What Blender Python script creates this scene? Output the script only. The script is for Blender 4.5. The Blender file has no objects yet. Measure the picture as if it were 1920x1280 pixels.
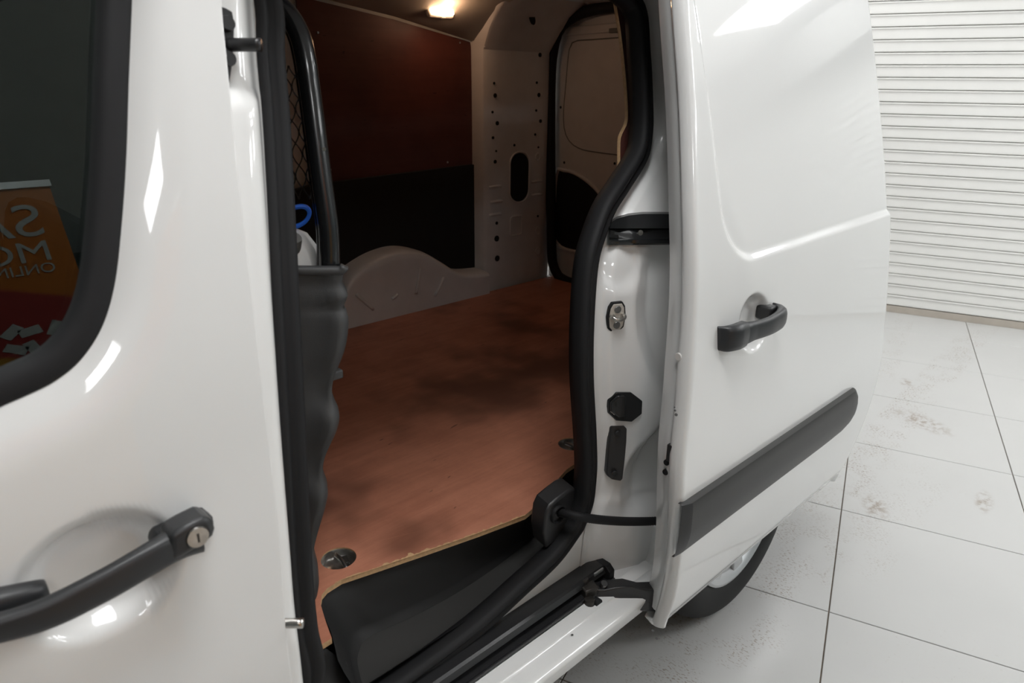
import bpy, bmesh, math, random
import numpy as np
from mathutils import Vector, Matrix

random.seed(7)
C = bpy.context.scene.collection
PI = math.pi

# ------------------------------------------------------------------ camera
# world axes: x runs along the van towards its rear, y into the van, z up; the eye stands at (0,0,H)
H = 1.456
FPX, PITCH, ROLL, VA, TA = 1308.1, math.radians(20.2425), math.radians(0.679), math.radians(46.1466), math.radians(26.9848)


def cam_axes():
    f = np.array([0, math.cos(PITCH), -math.sin(PITCH)]); r = np.array([1., 0, 0]); u = np.cross(r, f)
    c, s = math.cos(ROLL), math.sin(ROLL)
    r2, u2 = c * r + s * u, -s * r + c * u
    W = np.array([[math.sin(VA), math.cos(VA), 0], [-math.cos(VA), math.sin(VA), 0], [0, 0, 1]])
    return W @ r2, W @ u2, W @ f


R_, U_, F_ = cam_axes()
cam_d = bpy.data.cameras.new('camera'); cam = bpy.data.objects.new('camera', cam_d); C.objects.link(cam)
cam.matrix_world = Matrix(((R_[0], U_[0], -F_[0], 0), (R_[1], U_[1], -F_[1], 0), (R_[2], U_[2], -F_[2], H), (0, 0, 0, 1)))
cam_d.sensor_width = 36; cam_d.lens = FPX / 1920 * 36; cam_d.clip_start = 0.05; cam_d.clip_end = 60
cam_d.dof.use_dof = True; cam_d.dof.focus_distance = 1.6; cam_d.dof.aperture_fstop = 6.3
bpy.context.scene.camera = cam

# ------------------------------------------------------------------ world, lights, exposure
w = bpy.data.worlds.new('world'); bpy.context.scene.world = w; w.use_nodes = True
w.node_tree.nodes['Background'].inputs[0].default_value = (0.75, 0.82, 0.9, 1)
w.node_tree.nodes['Background'].inputs[1].default_value = 0.6
CEIL_Z = 3.0
PANEL_POWER = 14.5          # emission of the ceiling light panels
vs = bpy.context.scene.view_settings
vs.view_transform = 'Standard'; vs.look = 'None'; vs.gamma = 1.0; vs.use_curve_mapping = False
vs.exposure = 0.18


# ------------------------------------------------------------------ geometry helpers
def rayd(px, py):
    return (px - 960) / FPX * R_ + (640 - py) / FPX * U_ + F_


O_ = np.array([0, 0, H])


def atY(px, py, Y):
    d = rayd(px, py); return O_ + d * (Y / d[1])


def atX(px, py, X):
    d = rayd(px, py); return O_ + d * (X / d[0])


def atZ(px, py, Z):
    d = rayd(px, py); return O_ + d * ((Z - H) / d[2])


def atS(px, py, fn, off=0.0):
    """point of the surface y = fn(z) + off seen in that direction"""
    d = rayd(px, py); Y = 0.8
    for _ in range(40):
        z = H + d[2] * Y / d[1]
        Y = 0.5 * Y + 0.5 * (float(fn(z)) + off)
    return O_ + d * (Y / d[1])


def interp(zs, ys):
    zs = np.array(zs); ys = np.array(ys)
    # smooth (monotone-ish cubic) interpolation
    m = np.gradient(ys, zs)

    def f(z):
        z = np.asarray(z, float); zc = np.clip(z, zs[0], zs[-1])
        i = np.clip(np.searchsorted(zs, zc) - 1, 0, len(zs) - 2)
        h = zs[i + 1] - zs[i]; t = (zc - zs[i]) / h
        v = (2*t**3-3*t**2+1)*ys[i] + (t**3-2*t**2+t)*h*m[i] + (-2*t**3+3*t**2)*ys[i+1] + (t**3-t**2)*h*m[i+1]
        return v + np.where(z > zs[-1], (z - zs[-1]) * m[-1], 0) + np.where(z < zs[0], (z - zs[0]) * m[0], 0)
    return f


def ss(a, b, x):
    t = np.clip((x - a) / (b - a), 0, 1); return t * t * (3 - 2 * t)


def crom(pts, n, closed=False):
    P = np.array(pts, float); k = len(P)
    if closed:
        idx = lambda i: P[i % k]; segs = k
    else:
        idx = lambda i: P[min(max(i, 0), k - 1)]; segs = k - 1
    # dense sampling then equal arc length
    out = []
    for s in range(segs):
        p0, p1, p2, p3 = idx(s-1), idx(s), idx(s+1), idx(s+2)
        for t in np.linspace(0, 1, 16, endpoint=False):
            out.append(0.5*((2*p1)+(-p0+p2)*t+(2*p0-5*p1+4*p2-p3)*t*t+(-p0+3*p1-3*p2+p3)*t**3))
    out.append(idx(segs) if not closed else P[0])
    out = np.array(out); L = np.r_[0, np.cumsum(np.linalg.norm(np.diff(out, axis=0), axis=1))]
    q = np.linspace(0, L[-1], n + 1 if closed else n)
    r = np.stack([np.interp(q, L, out[:, j]) for j in range(out.shape[1])], 1)
    return r[:-1] if closed else r


def link(ob, parent=None):
    C.objects.link(ob)
    if parent is not None:
        ob.parent = parent
        if parent.type == 'EMPTY':
            ob.matrix_parent_inverse = Matrix.Translation(-parent.location)
    return ob


def meshobj(name, V, Fc, mat, parent=None, smooth=True, bevel=0, solid=0, sub=0, mats=None, fmat=None, auto=None):
    me = bpy.data.meshes.new(name)
    me.from_pydata([tuple(map(float, v)) for v in V], [], [tuple(int(i) for i in f) for f in Fc])
    if mats is None: mats = [mat]
    for m in mats: me.materials.append(m)
    if fmat is not None:
        for p, i in zip(me.polygons, fmat): p.material_index = i
    me.validate(); me.update()
    if smooth:
        me.polygons.foreach_set('use_smooth', [True] * len(me.polygons))
    ob = bpy.data.objects.new(name, me)
    link(ob, parent)
    if bevel:
        b = ob.modifiers.new('bevel', 'BEVEL'); b.width = bevel; b.segments = 3; b.limit_method = 'ANGLE'; b.angle_limit = math.radians(40)
        b.harden_normals = False
    if sub:
        s = ob.modifiers.new('sub', 'SUBSURF'); s.levels = s.render_levels = sub
    if solid:
        s = ob.modifiers.new('solid', 'SOLIDIFY'); s.thickness = solid; s.offset = 0
    if auto is not None:
        me.set_sharp_from_angle(angle=math.radians(auto))
    return ob


def gridobj(name, X, Y, Z, mat, parent=None, **k):
    nu, nv = X.shape
    V = np.stack([X, Y, Z], -1).reshape(-1, 3)
    i = np.arange(nu * nv).reshape(nu, nv)
    Fq = np.stack([i[:-1, :-1], i[1:, :-1], i[1:, 1:], i[:-1, 1:]], -1).reshape(-1, 4)
    return meshobj(name, V, Fq, mat, parent, **k)


def loft(name, rows, mat, parent=None, closed_u=False, **k):
    rows = [np.array(r) for r in rows]; n = len(rows[0])
    V = np.concatenate(rows); Fq = []
    for a in range(len(rows) - 1):
        for b in range(n if closed_u else n - 1):
            c = (b + 1) % n
            Fq.append((a*n+b, a*n+c, (a+1)*n+c, (a+1)*n+b))
    return meshobj(name, V, Fq, mat, parent, **k)


def sweep(name, path, prof, mat, parent=None, up=(0, -1, 0), closed=False, cap=True, scale=None, **k):
    """profile (a, b): a along T x up, b along the up direction"""
    P = np.array(path, float); n = len(P); up = np.array(up, float); V = []; m = len(prof)
    for i in range(n):
        T = (P[(i+1) % n] - P[i-1]) if closed else (P[min(i+1, n-1)] - P[max(i-1, 0)])
        T /= np.linalg.norm(T)
        s = np.cross(T, up); s /= np.linalg.norm(s); u = np.cross(s, T)
        sc = 1 if scale is None else scale[i]
        for a, b in prof: V.append(P[i] + s * a * sc + u * b * sc)
    Fq = []
    for i in range(n if closed else n - 1):
        j = (i + 1) % n
        for a in range(m):
            b = (a + 1) % m; Fq.append((i*m+a, i*m+b, j*m+b, j*m+a))
    if cap and not closed:
        Fq.append(tuple(range(m))[::-1]); Fq.append(tuple((n-1)*m + q for q in range(m)))
    return meshobj(name, V, Fq, mat, parent, **k)


def circ(r, n=14): return [(r*math.cos(2*PI*i/n), r*math.sin(2*PI*i/n)) for i in range(n)]


def tube(name, path, r, mat, parent=None, n=14, **k): return sweep(name, path, circ(r, n), mat, parent, **k)


def prism(name, pts, vec, mat, parent=None, bevel=0.002, mats=None, side=0, smooth=True, **k):
    """planar polygon extruded along a vector; side = material index of the rim"""
    P = np.array(pts, float); n = len(P); Q = P + np.array(vec, float)
    V = np.concatenate([P, Q]); Fq = [tuple(range(n)), tuple(range(2*n-1, n-1, -1))]; fm = [0, 0]
    for i in range(n):
        j = (i+1) % n; Fq.append((i, n+i, n+j, j)); fm.append(side)
    ob = meshobj(name, V, Fq, mat, parent, smooth=smooth, bevel=bevel, mats=mats, fmat=fm, auto=35, **k)
    bm = bmesh.new(); bm.from_mesh(ob.data); bmesh.ops.recalc_face_normals(bm, faces=bm.faces); bm.to_mesh(ob.data); bm.free()
    return ob


def box(name, c, s, mat, parent=None, bevel=0.003, rot=None, **k):
    c = np.array(c, float); s = np.array(s, float) / 2
    P = [np.array([-s[0], -s[1], -s[2]]), np.array([s[0], -s[1], -s[2]]), np.array([s[0], s[1], -s[2]]), np.array([-s[0], s[1], -s[2]])]
    v = np.array([0, 0, 2*s[2]])
    if rot is not None:
        M = np.array(Matrix.Rotation(rot[1], 3, rot[0])); P = [M @ p for p in P]; v = M @ v
    return prism(name, [p + c for p in P], v, mat, parent, bevel=bevel, **k)


def disc(name, c, axis, r, h, mat, parent=None, n=24, bevel=0.001, prof=None, **k):
    """lathe about an axis; prof = list of (radius, height)"""
    c = np.array(c, float); ax = np.array(axis, float); ax /= np.linalg.norm(ax)
    t = np.array([0, 0, 1.]) if abs(ax[2]) < .9 else np.array([1., 0, 0])
    a = np.cross(ax, t); a /= np.linalg.norm(a); b = np.cross(ax, a)
    if prof is None: prof = [(0.0001, 0), (r*.96, 0), (r, h*.1), (r, h*.85), (r*.94, h), (0.0001, h)]
    rows = [[c + ax*z + (a*math.cos(2*PI*i/n) + b*math.sin(2*PI*i/n))*q for i in range(n)] for q, z in prof]
    return loft(name, rows, mat, parent, closed_u=True, auto=40, **k)


def rrect(cx, cz, w_, h_, r, n=5):
    out = []
    for sx, sz, a0 in ((1, 1, 0), (-1, 1, 90), (-1, -1, 180), (1, -1, 270)):
        for i in range(n + 1):
            a = math.radians(a0 + 90*i/n); out.append((cx + sx*(w_/2-r) + r*math.cos(a), cz + sz*(h_/2-r) + r*math.sin(a)))
    return out


def tag(o, label, cat=None, group=None, kind=None):
    o['label'] = label
    if cat: o['category'] = cat
    if group: o['group'] = group
    if kind: o['kind'] = kind
    return o


def empty(name, loc, rz=0):
    o = bpy.data.objects.new(name, None); C.objects.link(o); o.location = loc; o.rotation_euler = (0, 0, rz); o.empty_display_size = .1
    return o


# ------------------------------------------------------------------ materials
def mat(name, col, rough=.5, metal=0, coat=0, spec=.5, emit=None, es=0, noise=None, bump=None, trans=0, ior=1.5):
    m = bpy.data.materials.new(name); m.use_nodes = True; nt = m.node_tree; b = nt.nodes['Principled BSDF']
    b.inputs['Base Color'].default_value = (*col, 1); b.inputs['Roughness'].default_value = rough; b.inputs['Metallic'].default_value = metal
    b.inputs['Coat Weight'].default_value = coat; b.inputs['Coat Roughness'].default_value = .03; b.inputs['Specular IOR Level'].default_value = spec
    b.inputs['Transmission Weight'].default_value = trans; b.inputs['IOR'].default_value = ior
    if emit: b.inputs['Emission Color'].default_value = (*emit, 1); b.inputs['Emission Strength'].default_value = es
    geo = nt.nodes.new('ShaderNodeNewGeometry')
    if noise:      # (scale, amount, detail)
        n = nt.nodes.new('ShaderNodeTexNoise'); n.inputs['Scale'].default_value = noise[0]; n.inputs['Detail'].default_value = 5
        nt.links.new(geo.outputs['Position'], n.inputs['Vector'])
        mx = nt.nodes.new('ShaderNodeMix'); mx.data_type = 'RGBA'
        mx.inputs[6].default_value = (*[c*(1-noise[1]) for c in col], 1); mx.inputs[7].default_value = (*[min(1, c*(1+noise[1])) for c in col], 1)
        nt.links.new(n.outputs['Fac'], mx.inputs[0]); nt.links.new(mx.outputs[2], b.inputs['Base Color'])
    if bump:       # (scale, strength)
        n = nt.nodes.new('ShaderNodeTexNoise'); n.inputs['Scale'].default_value = bump[0]; n.inputs['Detail'].default_value = 3
        nt.links.new(geo.outputs['Position'], n.inputs['Vector'])
        bp = nt.nodes.new('ShaderNodeBump'); bp.inputs['Strength'].default_value = bump[1]; bp.inputs['Distance'].default_value = .002
        nt.links.new(n.outputs['Fac'], bp.inputs['Height']); nt.links.new(bp.outputs['Normal'], b.inputs['Normal'])
    return m


M = {}
M['white'] = mat('white_paint', (.80, .80, .79), .35, coat=1.0)
M['white_dull'] = mat('white_primer_paint', (.70, .68, .66), .45, coat=.25, noise=(14, .10))
M['rubber'] = mat('black_rubber', (.017, .017, .018), .6, spec=.2, bump=(60, .1))
M['plastic'] = mat('black_plastic', (.022, .022, .023), .42, bump=(900, .15))
M['satin'] = mat('satin_black_handle', (.025, .026, .028), .36, bump=(1500, .1))
M['strip'] = mat('grey_black_strip', (.026, .025, .024), .42, spec=.35, bump=(1200, .1))
M['blackpaint'] = mat('black_painted_steel', (.012, .013, .014), .25, coat=.4)
M['rail'] = mat('black_rail_steel', (.02, .02, .021), .33, bump=(300, .15))
M['felt'] = mat('dark_grey_moulding', (.055, .056, .057), .55, bump=(700, .15))
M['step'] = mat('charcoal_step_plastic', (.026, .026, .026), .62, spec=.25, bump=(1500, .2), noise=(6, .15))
M['tread'] = mat('dusty_lit_step_tread', (.040, .039, .037), .7, spec=.3, bump=(1100, .4), noise=(7, .25))  # dust, toned lighter than the riser to stand in for light from above
M['chrome'] = mat('worn_zinc_steel', (.55, .53, .50), .28, metal=1.0, noise=(90, .35))
M['greymetal'] = mat('grey_steel', (.25, .25, .25), .4, metal=1.0, noise=(60, .4))
M['darkmetal'] = mat('greasy_dark_steel', (.06, .055, .05), .38, metal=.6, noise=(90, .5), bump=(120, .4))
M['hole'] = mat('painted_cavity_shade', (.004, .004, .004), .8)  # black paint for the shade inside holes and grooves
M['tyre'] = mat('tyre_rubber', (.008, .008, .008), .7, noise=(20, .2))
M['silver'] = mat('silver_wheel_trim', (.55, .56, .57), .35, metal=.4)
M['blackpanel'] = mat('black_cargo_panel', (.0055, .0055, .0055), .7)
M['blue'] = mat('blue_strap', (.03, .20, .95), .5)
M['jug'] = mat('white_jug_plastic', (.70, .70, .68), .45)
M['grey'] = mat('grey_cap_plastic', (.16, .16, .15), .5)
M['striker'] = mat('striker_plate', (.62, .58, .52), .4, metal=.3)
M['plyedge'] = mat('pale_plywood_edge', (.60, .38, .20), .7, noise=(160, .35))
M['wall'] = mat('white_wall_paint', (.78, .78, .76), .7, noise=(3, .02))
M['greywall'] = mat('grey_wall_paint', (.34, .34, .33), .7, noise=(3, .03))
M['ceil'] = mat('white_ceiling_tile', (.80, .80, .79), .8)
M['shutter'] = mat('white_shutter_paint', (.84, .83, .80), .42, noise=(9, .03))
M['grout'] = mat('brown_grout', (.13, .10, .075), .85, noise=(40, .35))
M['dark'] = mat('dark_underbody', (.012, .012, .012), .8)
M['headliner'] = mat('beige_headliner', (.45, .41, .36), .6, noise=(30, .06))
M['lamp'] = mat('lamp_lens', (.9, .8, .7), .3, emit=(1.0, .62, .36), es=14)
M['alu'] = mat('aluminium', (.7, .7, .7), .35, metal=1)
M['tealwall'] = mat('grey_green_partition', (.22, .27, .265), .4, noise=(1.2, .3))
M['panel_light'] = mat('light_diffuser', (.9, .9, .9), .5, emit=(.985, .995, 1.0), es=PANEL_POWER)


def glass(name, tint, refl):
    m = bpy.data.materials.new(name); m.use_nodes = True; nt = m.node_tree; nt.nodes.clear()
    out = nt.nodes.new('ShaderNodeOutputMaterial'); mx = nt.nodes.new('ShaderNodeMixShader')
    tr = nt.nodes.new('ShaderNodeBsdfTransparent'); tr.inputs[0].default_value = (*tint, 1)
    gl = nt.nodes.new('ShaderNodeBsdfGlossy'); gl.inputs['Roughness'].default_value = .0; gl.inputs[0].default_value = (.88, 1, .97, 1)
    fr = nt.nodes.new('ShaderNodeFresnel'); fr.inputs[0].default_value = refl
    nt.links.new(fr.outputs[0], mx.inputs[0]); nt.links.new(tr.outputs[0], mx.inputs[1]); nt.links.new(gl.outputs[0], mx.inputs[2])
    nt.links.new(mx.outputs[0], out.inputs[0]); return m


M['glass'] = glass('tinted_window_glass', (.22, .27, .26), 1.55)
M['screen'] = glass('dark_windscreen_glass', (.05, .06, .06), 1.55)


def node(nt, t, **kw):
    n = nt.nodes.new(t)
    for k, v in kw.items(): setattr(n, k, v)
    return n


def math_(nt, op, a, b=None, c=None):
    n = nt.nodes.new('ShaderNodeMath'); n.operation = op
    for i, v in enumerate((a, b, c)):
        if v is None: continue
        if isinstance(v, (int, float)): n.inputs[i].default_value = v
        else: nt.links.new(v, n.inputs[i])
    return n.outputs[0]


def ramp(nt, x, a, b):
    n = nt.nodes.new('ShaderNodeMapRange'); n.inputs[1].default_value = a; n.inputs[2].default_value = b; n.clamp = True
    n.interpolation_type = 'SMOOTHSTEP'
    nt.links.new(x, n.inputs[0]); return n.outputs[0]


def noise_(nt, vec, scale, detail=4, rough=.55):
    n = nt.nodes.new('ShaderNodeTexNoise'); n.inputs['Scale'].default_value = scale; n.inputs['Detail'].default_value = detail
    n.inputs['Roughness'].default_value = rough
    nt.links.new(vec, n.inputs['Vector']); return n.outputs['Fac']


def mixc(nt, f, a, b):
    n = nt.nodes.new('ShaderNodeMix'); n.data_type = 'RGBA'
    for s, v in ((0, f), (6, a), (7, b)):
        if isinstance(v, tuple): n.inputs[s].default_value = (*v, 1)
        elif isinstance(v, (int, float)): n.inputs[s].default_value = v
        else: nt.links.new(v, n.inputs[s])
    return n.outputs[2]


def maprot(nt, vec, loc, rz, scale=(1, 1, 1)):
    """vector minus loc, turned by -rz, then scaled"""
    a = nt.nodes.new('ShaderNodeVectorMath'); a.operation = 'SUBTRACT'; nt.links.new(vec, a.inputs[0]); a.inputs[1].default_value = loc
    r = nt.nodes.new('ShaderNodeVectorRotate'); r.rotation_type = 'Z_AXIS'; r.inputs['Angle'].default_value = -rz; nt.links.new(a.outputs[0], r.inputs['Vector'])
    s = nt.nodes.new('ShaderNodeVectorMath'); s.operation = 'MULTIPLY'; nt.links.new(r.outputs[0], s.inputs[0]); s.inputs[1].default_value = scale
    return s.outputs[0]


def ply_material(name, dark, light, grain_dir=0.0, stain=.6):
    m = bpy.data.materials.new(name); m.use_nodes = True; nt = m.node_tree; b = nt.nodes['Principled BSDF']
    g = node(nt, 'ShaderNodeNewGeometry').outputs['Position']
    v = maprot(nt, g, (0, 0, 0), grain_dir, (1.2, 14, 14)); gr = noise_(nt, v, 3.0, 8, .7)
    mot = noise_(nt, g, 9, 6, .65); col = mixc(nt, ramp(nt, math_(nt, 'ADD', math_(nt, 'MULTIPLY', gr, .5), math_(nt, 'MULTIPLY', mot, .5)), .3, .7), dark, light)
    big = noise_(nt, g, 2.6, 3); col = mixc(nt, math_(nt, 'MULTIPLY', ramp(nt, big, .50, .70), stain), col, tuple(c*.35 for c in dark))
    v2 = maprot(nt, g, (0, 0, 0), grain_dir + .25, (18, 60, 60)); sp = noise_(nt, v2, 1.0, 2)
    col = mixc(nt, math_(nt, 'MULTIPLY', ramp(nt, sp, .70, .76), .75), col, tuple(c*.25 for c in dark))
    v3 = maprot(nt, g, (.4, .2, 0), grain_dir - .35, (2.0, 190, 1)); sc = noise_(nt, v3, 1.0, 2)
    col = mixc(nt, math_(nt, 'MULTIPLY', ramp(nt, sc, .74, .78), .3), col, tuple(min(1, c*1.9) for c in light))
    nt.links.new(col, b.inputs['Base Color']); b.inputs['Roughness'].default_value = .5
    bp = node(nt, 'ShaderNodeBump'); bp.inputs['Strength'].default_value = .15; bp.inputs['Distance'].default_value = .002
    nt.links.new(gr, bp.inputs['Height']); nt.links.new(bp.outputs[0], b.inputs['Normal'])
    return m


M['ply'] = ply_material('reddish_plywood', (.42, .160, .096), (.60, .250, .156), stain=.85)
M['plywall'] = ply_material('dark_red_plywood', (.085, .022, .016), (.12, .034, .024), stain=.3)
DEL = VA - TA                  # the hall's tile grid is turned against the van


def T(x, y, z=0):
    c, s = math.cos(DEL), math.sin(DEL); return np.array([c*x - s*y, s*x + c*y, z])


def tile_material():
    m = bpy.data.materials.new('white_porcelain_tile'); m.use_nodes = True; nt = m.node_tree; b = nt.nodes['Principled BSDF']
    g = node(nt, 'ShaderNodeNewGeometry').outputs['Position']
    n1 = noise_(nt, g, 1.3, 3); col = mixc(nt, n1, (.52, .52, .51), (.60, .595, .585))
    # scattered specks of dirt, denser where people and cars pass
    dens = noise_(nt, g, .9, 3)
    sp = noise_(nt, g, 55, 4, .7)
    f = math_(nt, 'MULTIPLY', ramp(nt, sp, .60, .75), ramp(nt, dens, .42, .68))
    col = mixc(nt, math_(nt, 'MULTIPLY', f, .4), col, (.33, .28, .23))
    # tyre tracks: bands of short dashes across the direction of travel
    for (A, B, wd, st) in (((1575, 905), (1850, 605), .095, .95), ((1180, 1275), (1470, 985), .26, .7), ((1560, 1010), (1660, 900), .22, .4), ((1660, 700), (1700, 590), .06, .6)):
        a = atZ(*A, 0); c = atZ(*B, 0); ang = math.atan2(c[1]-a[1], c[0]-a[0]); ln = math.hypot(c[0]-a[0], c[1]-a[1])
        v = maprot(nt, g, tuple(a), ang); sep = node(nt, 'ShaderNodeSeparateXYZ'); nt.links.new(v, sep.inputs[0])
        u_, v_ = sep.outputs[0], sep.outputs[1]
        band = math_(nt, 'SUBTRACT', 1.0, ramp(nt, math_(nt, 'ABSOLUTE', v_), wd*.75, wd))
        along = math_(nt, 'MULTIPLY', ramp(nt, u_, -.25, .05), math_(nt, 'SUBTRACT', 1.0, ramp(nt, u_, ln-.1, ln+.5)))
        sc = node(nt, 'ShaderNodeVectorMath', operation='MULTIPLY'); nt.links.new(v, sc.inputs[0]); sc.inputs[1].default_value = (230, 95, 1)
        d1 = noise_(nt, sc.outputs[0], 1.0, 1)
        d2 = noise_(nt, g, 9, 3)
        f = math_(nt, 'MULTIPLY', math_(nt, 'MULTIPLY', band, along), math_(nt, 'MULTIPLY', ramp(nt, d1, .57, .66), ramp(nt, d2, .40, .62)))
        col = mixc(nt, math_(nt, 'MULTIPLY', f, st), col, (.26, .20, .15))
    # two muddy scuffs beside the track
    for (Pq, r1, r2, ang) in (((1728, 790), .17, .085, 1.2), ((1700, 717), .07, .04, .4), ((1845, 940), .10, .035, .2), ((1640, 950), .10, .05, .5)):
        a = atZ(*Pq, 0); v = maprot(nt, g, tuple(a), ang, (1/r1, 1/r2, 0))
        ln = node(nt, 'ShaderNodeVectorMath', operation='LENGTH'); nt.links.new(v, ln.inputs[0])
        d = noise_(nt, g, 26, 4, .7)
        f = math_(nt, 'MULTIPLY', math_(nt, 'SUBTRACT', 1.0, ramp(nt, ln.outputs['Value'], .3, 1.1)), ramp(nt, d, .42, .62))
        col = mixc(nt, math_(nt, 'MULTIPLY', f, .75), col, (.27, .21, .16))
    nt.links.new(col, b.inputs['Base Color']); b.inputs['Roughness'].default_value = .28; b.inputs['Specular IOR Level'].default_value = .4
    return m


M['tile'] = tile_material()


# ------------------------------------------------------------------ the hall
X0, X1 = 1.916 - .6*11, 5.33          # in hall axes: x towards the shutter, y to its left
Y0, Y1 = -.0888 - .6*8, -.0888 + .6*9


def hallbox(name, x0, x1, y0, y1, z0, z1, m, parent=None, bevel=0, **k):
    return prism(name, [T(x0, y0, z0), T(x1, y0, z0), T(x1, y1, z0), T(x0, y1, z0)], (0, 0, z1-z0), m, parent, bevel=bevel, **k)


floor = hallbox('floor', X0-.1, X1+.3, Y0-.1, Y1+.1, -.06, -.004, M['grout']); tag(floor, 'white square floor tiles with thin brown joints', kind='structure')
tile0 = None; g = .0035
for i in range(17):
    for j in range(17):
        x = X0 + .6*i; y = Y0 + .6*j
        if tile0 is None:
            s = .3 - g/2; e = .0012
            V = [(-s, -s, -.008), (s, -s, -.008), (s, s, -.008), (-s, s, -.008), (-s, -s, -e), (s, -s, -e), (s, s, -e), (-s, s, -e),
                 (-s+e, -s+e, 0), (s-e, -s+e, 0), (s-e, s-e, 0), (-s+e, s-e, 0)]
            Fq = [(3, 2, 1, 0), (8, 9, 10, 11)]
            for a in range(4):
                b = (a+1) % 4; Fq += [(a, b, 4+b, 4+a), (4+a, 4+b, 8+b, 8+a)]
            o = tile0 = meshobj('floor_tile', V, Fq, M['tile'], floor, smooth=False)
        else:
            o = tile0.copy(); C.objects.link(o); o.parent = floor
        o.location = Vector(T(x + .3, y + .3, 0)); o.rotation_euler = (0, 0, DEL)
for nm, a in (('wall_front', (X1+.06, X1+.26, Y0-.1, Y1+.1)), ('wall_back', (X0-.2, X0, Y0-.1, Y1+.1)), ('wall_right', (X0-.2, X1+.26, Y0-.2, Y0)), ('wall_left', (X0-.2, X1+.26, Y1, Y1+.2))):
    o = hallbox(nm, *a, 0, CEIL_Z, M['wall']); tag(o, 'plain white painted wall of the hall', kind='structure')
bpy.data.objects['wall_front'].data.materials[0] = M['greywall']; bpy.data.objects['wall_front']['label'] = 'grey painted wall around the roller shutter'
for nm in ('wall_back', 'wall_right'): bpy.data.objects[nm].data.materials[0] = M['tealwall']; bpy.data.objects[nm]['label'] = 'dark grey green wall of the hall'
o = hallbox('ceiling', X0-.2, X1+.3, Y0-.2, Y1+.2, CEIL_Z, CEIL_Z+.1, M['ceil']); tag(o, 'flat white ceiling above the van', kind='structure')

# roller shutter, one object per slat
PITCH_S = .0736
sh = empty('roller_shutter', T(X1, -.6, 0)); tag(sh, 'white ribbed roller shutter behind the open sliding door', 'shutter')
ya, yb_ = -4.2, 3.6
# (depth towards the hall, height) of one slat: hollow face between a rolled lip above and a bold foot below, a gap under it
PS = PITCH_S
prof = [(.010, .0048), (-.010, .0048), (-.0118, .0062), (-.0122, .0095), (-.0118, .016), (-.0106, .026), (-.0092, .037), (-.0083, .046), (-.0082, .053), (-.0090, .0595), (-.0105, .0630), (-.0120, .0650), (-.0128, .0680), (-.0120, PS-.0032), (-.0085, PS-.0010), (-.002, PS+.001)]
n = len(prof)
V = [(d, ya, z) for d, z in prof] + [(d, yb_, z) for d, z in prof] + [(.012, ya, PITCH_S-.001), (.012, ya, 0), (.012, yb_, PITCH_S-.001), (.012, yb_, 0)]
Fq = [(k, k+1, n+k+1, n+k) for k in range(n-1)] + [(n-1, 2*n, 2*n+2, 2*n-1), (2*n, 2*n+1, 2*n+3, 2*n+2)]
slat0 = None
zb0 = .122 - PITCH_S + .0
for k in range(34):
    z = zb0 + k*PITCH_S
    if slat0 is None:
        o = slat0 = meshobj('slat', V, Fq, M['shutter'], sh, smooth=True, auto=40)
        o.matrix_parent_inverse = Matrix.Identity(4)
    else:
        o = slat0.copy(); C.objects.link(o); o.parent = sh
    o.rotation_euler = (0, 0, DEL); c = T(X1, 0, z) - T(X1, -.6, 0); o.location = Vector(c)
hallbox('bottom_bar', X1-.012, X1+.02, ya, yb_, 0.0, zb0-.002, mat('dusty_bottom_bar', (.50, .45, .39), .6, noise=(12, .2)), sh, bevel=.002)
hallbox('side_guide', X1-.05, X1+.03, ya-.08, ya, 0, 2.62, M['shutter'], sh, bevel=.003)
hallbox('side_guide', X1-.05, X1+.03, yb_, yb_+.08, 0, 2.62, M['shutter'], sh, bevel=.003)
hallbox('shutter_box', X1-.25, X1+.03, ya-.08, yb_+.08, zb0+34*PITCH_S-.005, zb0+34*PITCH_S+.35, M['greywall'], sh, bevel=.006)

# grey-green glazed partition behind the photographer, seen mirrored in the van's window
o = hallbox('trim_1', X0, X0+.02, -2.6, 4.4, 0.0, 2.7, M['tealwall']); tag(o, 'grey green partition panel along the back wall', kind='structure')
o = hallbox('trim_2', -3.8, 4.2, Y0, Y0+.02, 0.0, 2.5, M['tealwall']); tag(o, 'grey green partition panel along the side wall', kind='structure')


# ceiling light panels
def ceiling_light(x, y, lx, ly, label):
    t = empty('ceiling_light', T(x, y, CEIL_Z-.03), DEL)
    tag(t, label, 'ceiling light', 'flat ceiling light panels')

    def pb(name, sx, sy, z0, z1, m, bev):
        P = [(-sx/2, -sy/2, z0), (sx/2, -sy/2, z0), (sx/2, sy/2, z0), (-sx/2, sy/2, z0)]
        ob = prism(name, P, (0, 0, z1-z0), m, None, bevel=bev); ob.parent = t; return ob
    pb('frame', lx+.05, ly+.05, .002, .03, M['shutter'], .002); pb('diffuser', lx, ly, -.004, .004, M['panel_light'], 0)
    return t


LIGHTS = [(4.55, -2.2, .6, 'over the floor beside the roller shutter'), (1.9, -3.6, .6, 'over the bare floor behind the van'), (.60, .10, .75, 'over the open side door, lengthened to brighten the cargo floor'), (2.3, -1.95, .6, 'over the slid-back door'), (4.4, .3, .6, 'between the van and the roller shutter'),  # side door panel is lengthened to brighten the near cargo floor
          (-1.2, -1.5, .6, 'over the front passenger door'), (3.5, -1.2, .6, 'above the muddy tyre tracks, added fill light'), (3.4, -3.9, .6, 'over the hall side nearest the shutter, added fill light'), (2.75, -2.85, .6, 'over the middle of the bare tiled floor, added fill light'), (4.4, 2.6, .6, 'beyond the rear of the van')]  # tyre-track, hall-side and middle-floor panels are added to brighten shutter, door and floor
for x, y, lx, where in LIGHTS:
    ceiling_light(x, y, lx, .6, 'flat white ceiling light panel ' + where)


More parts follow.
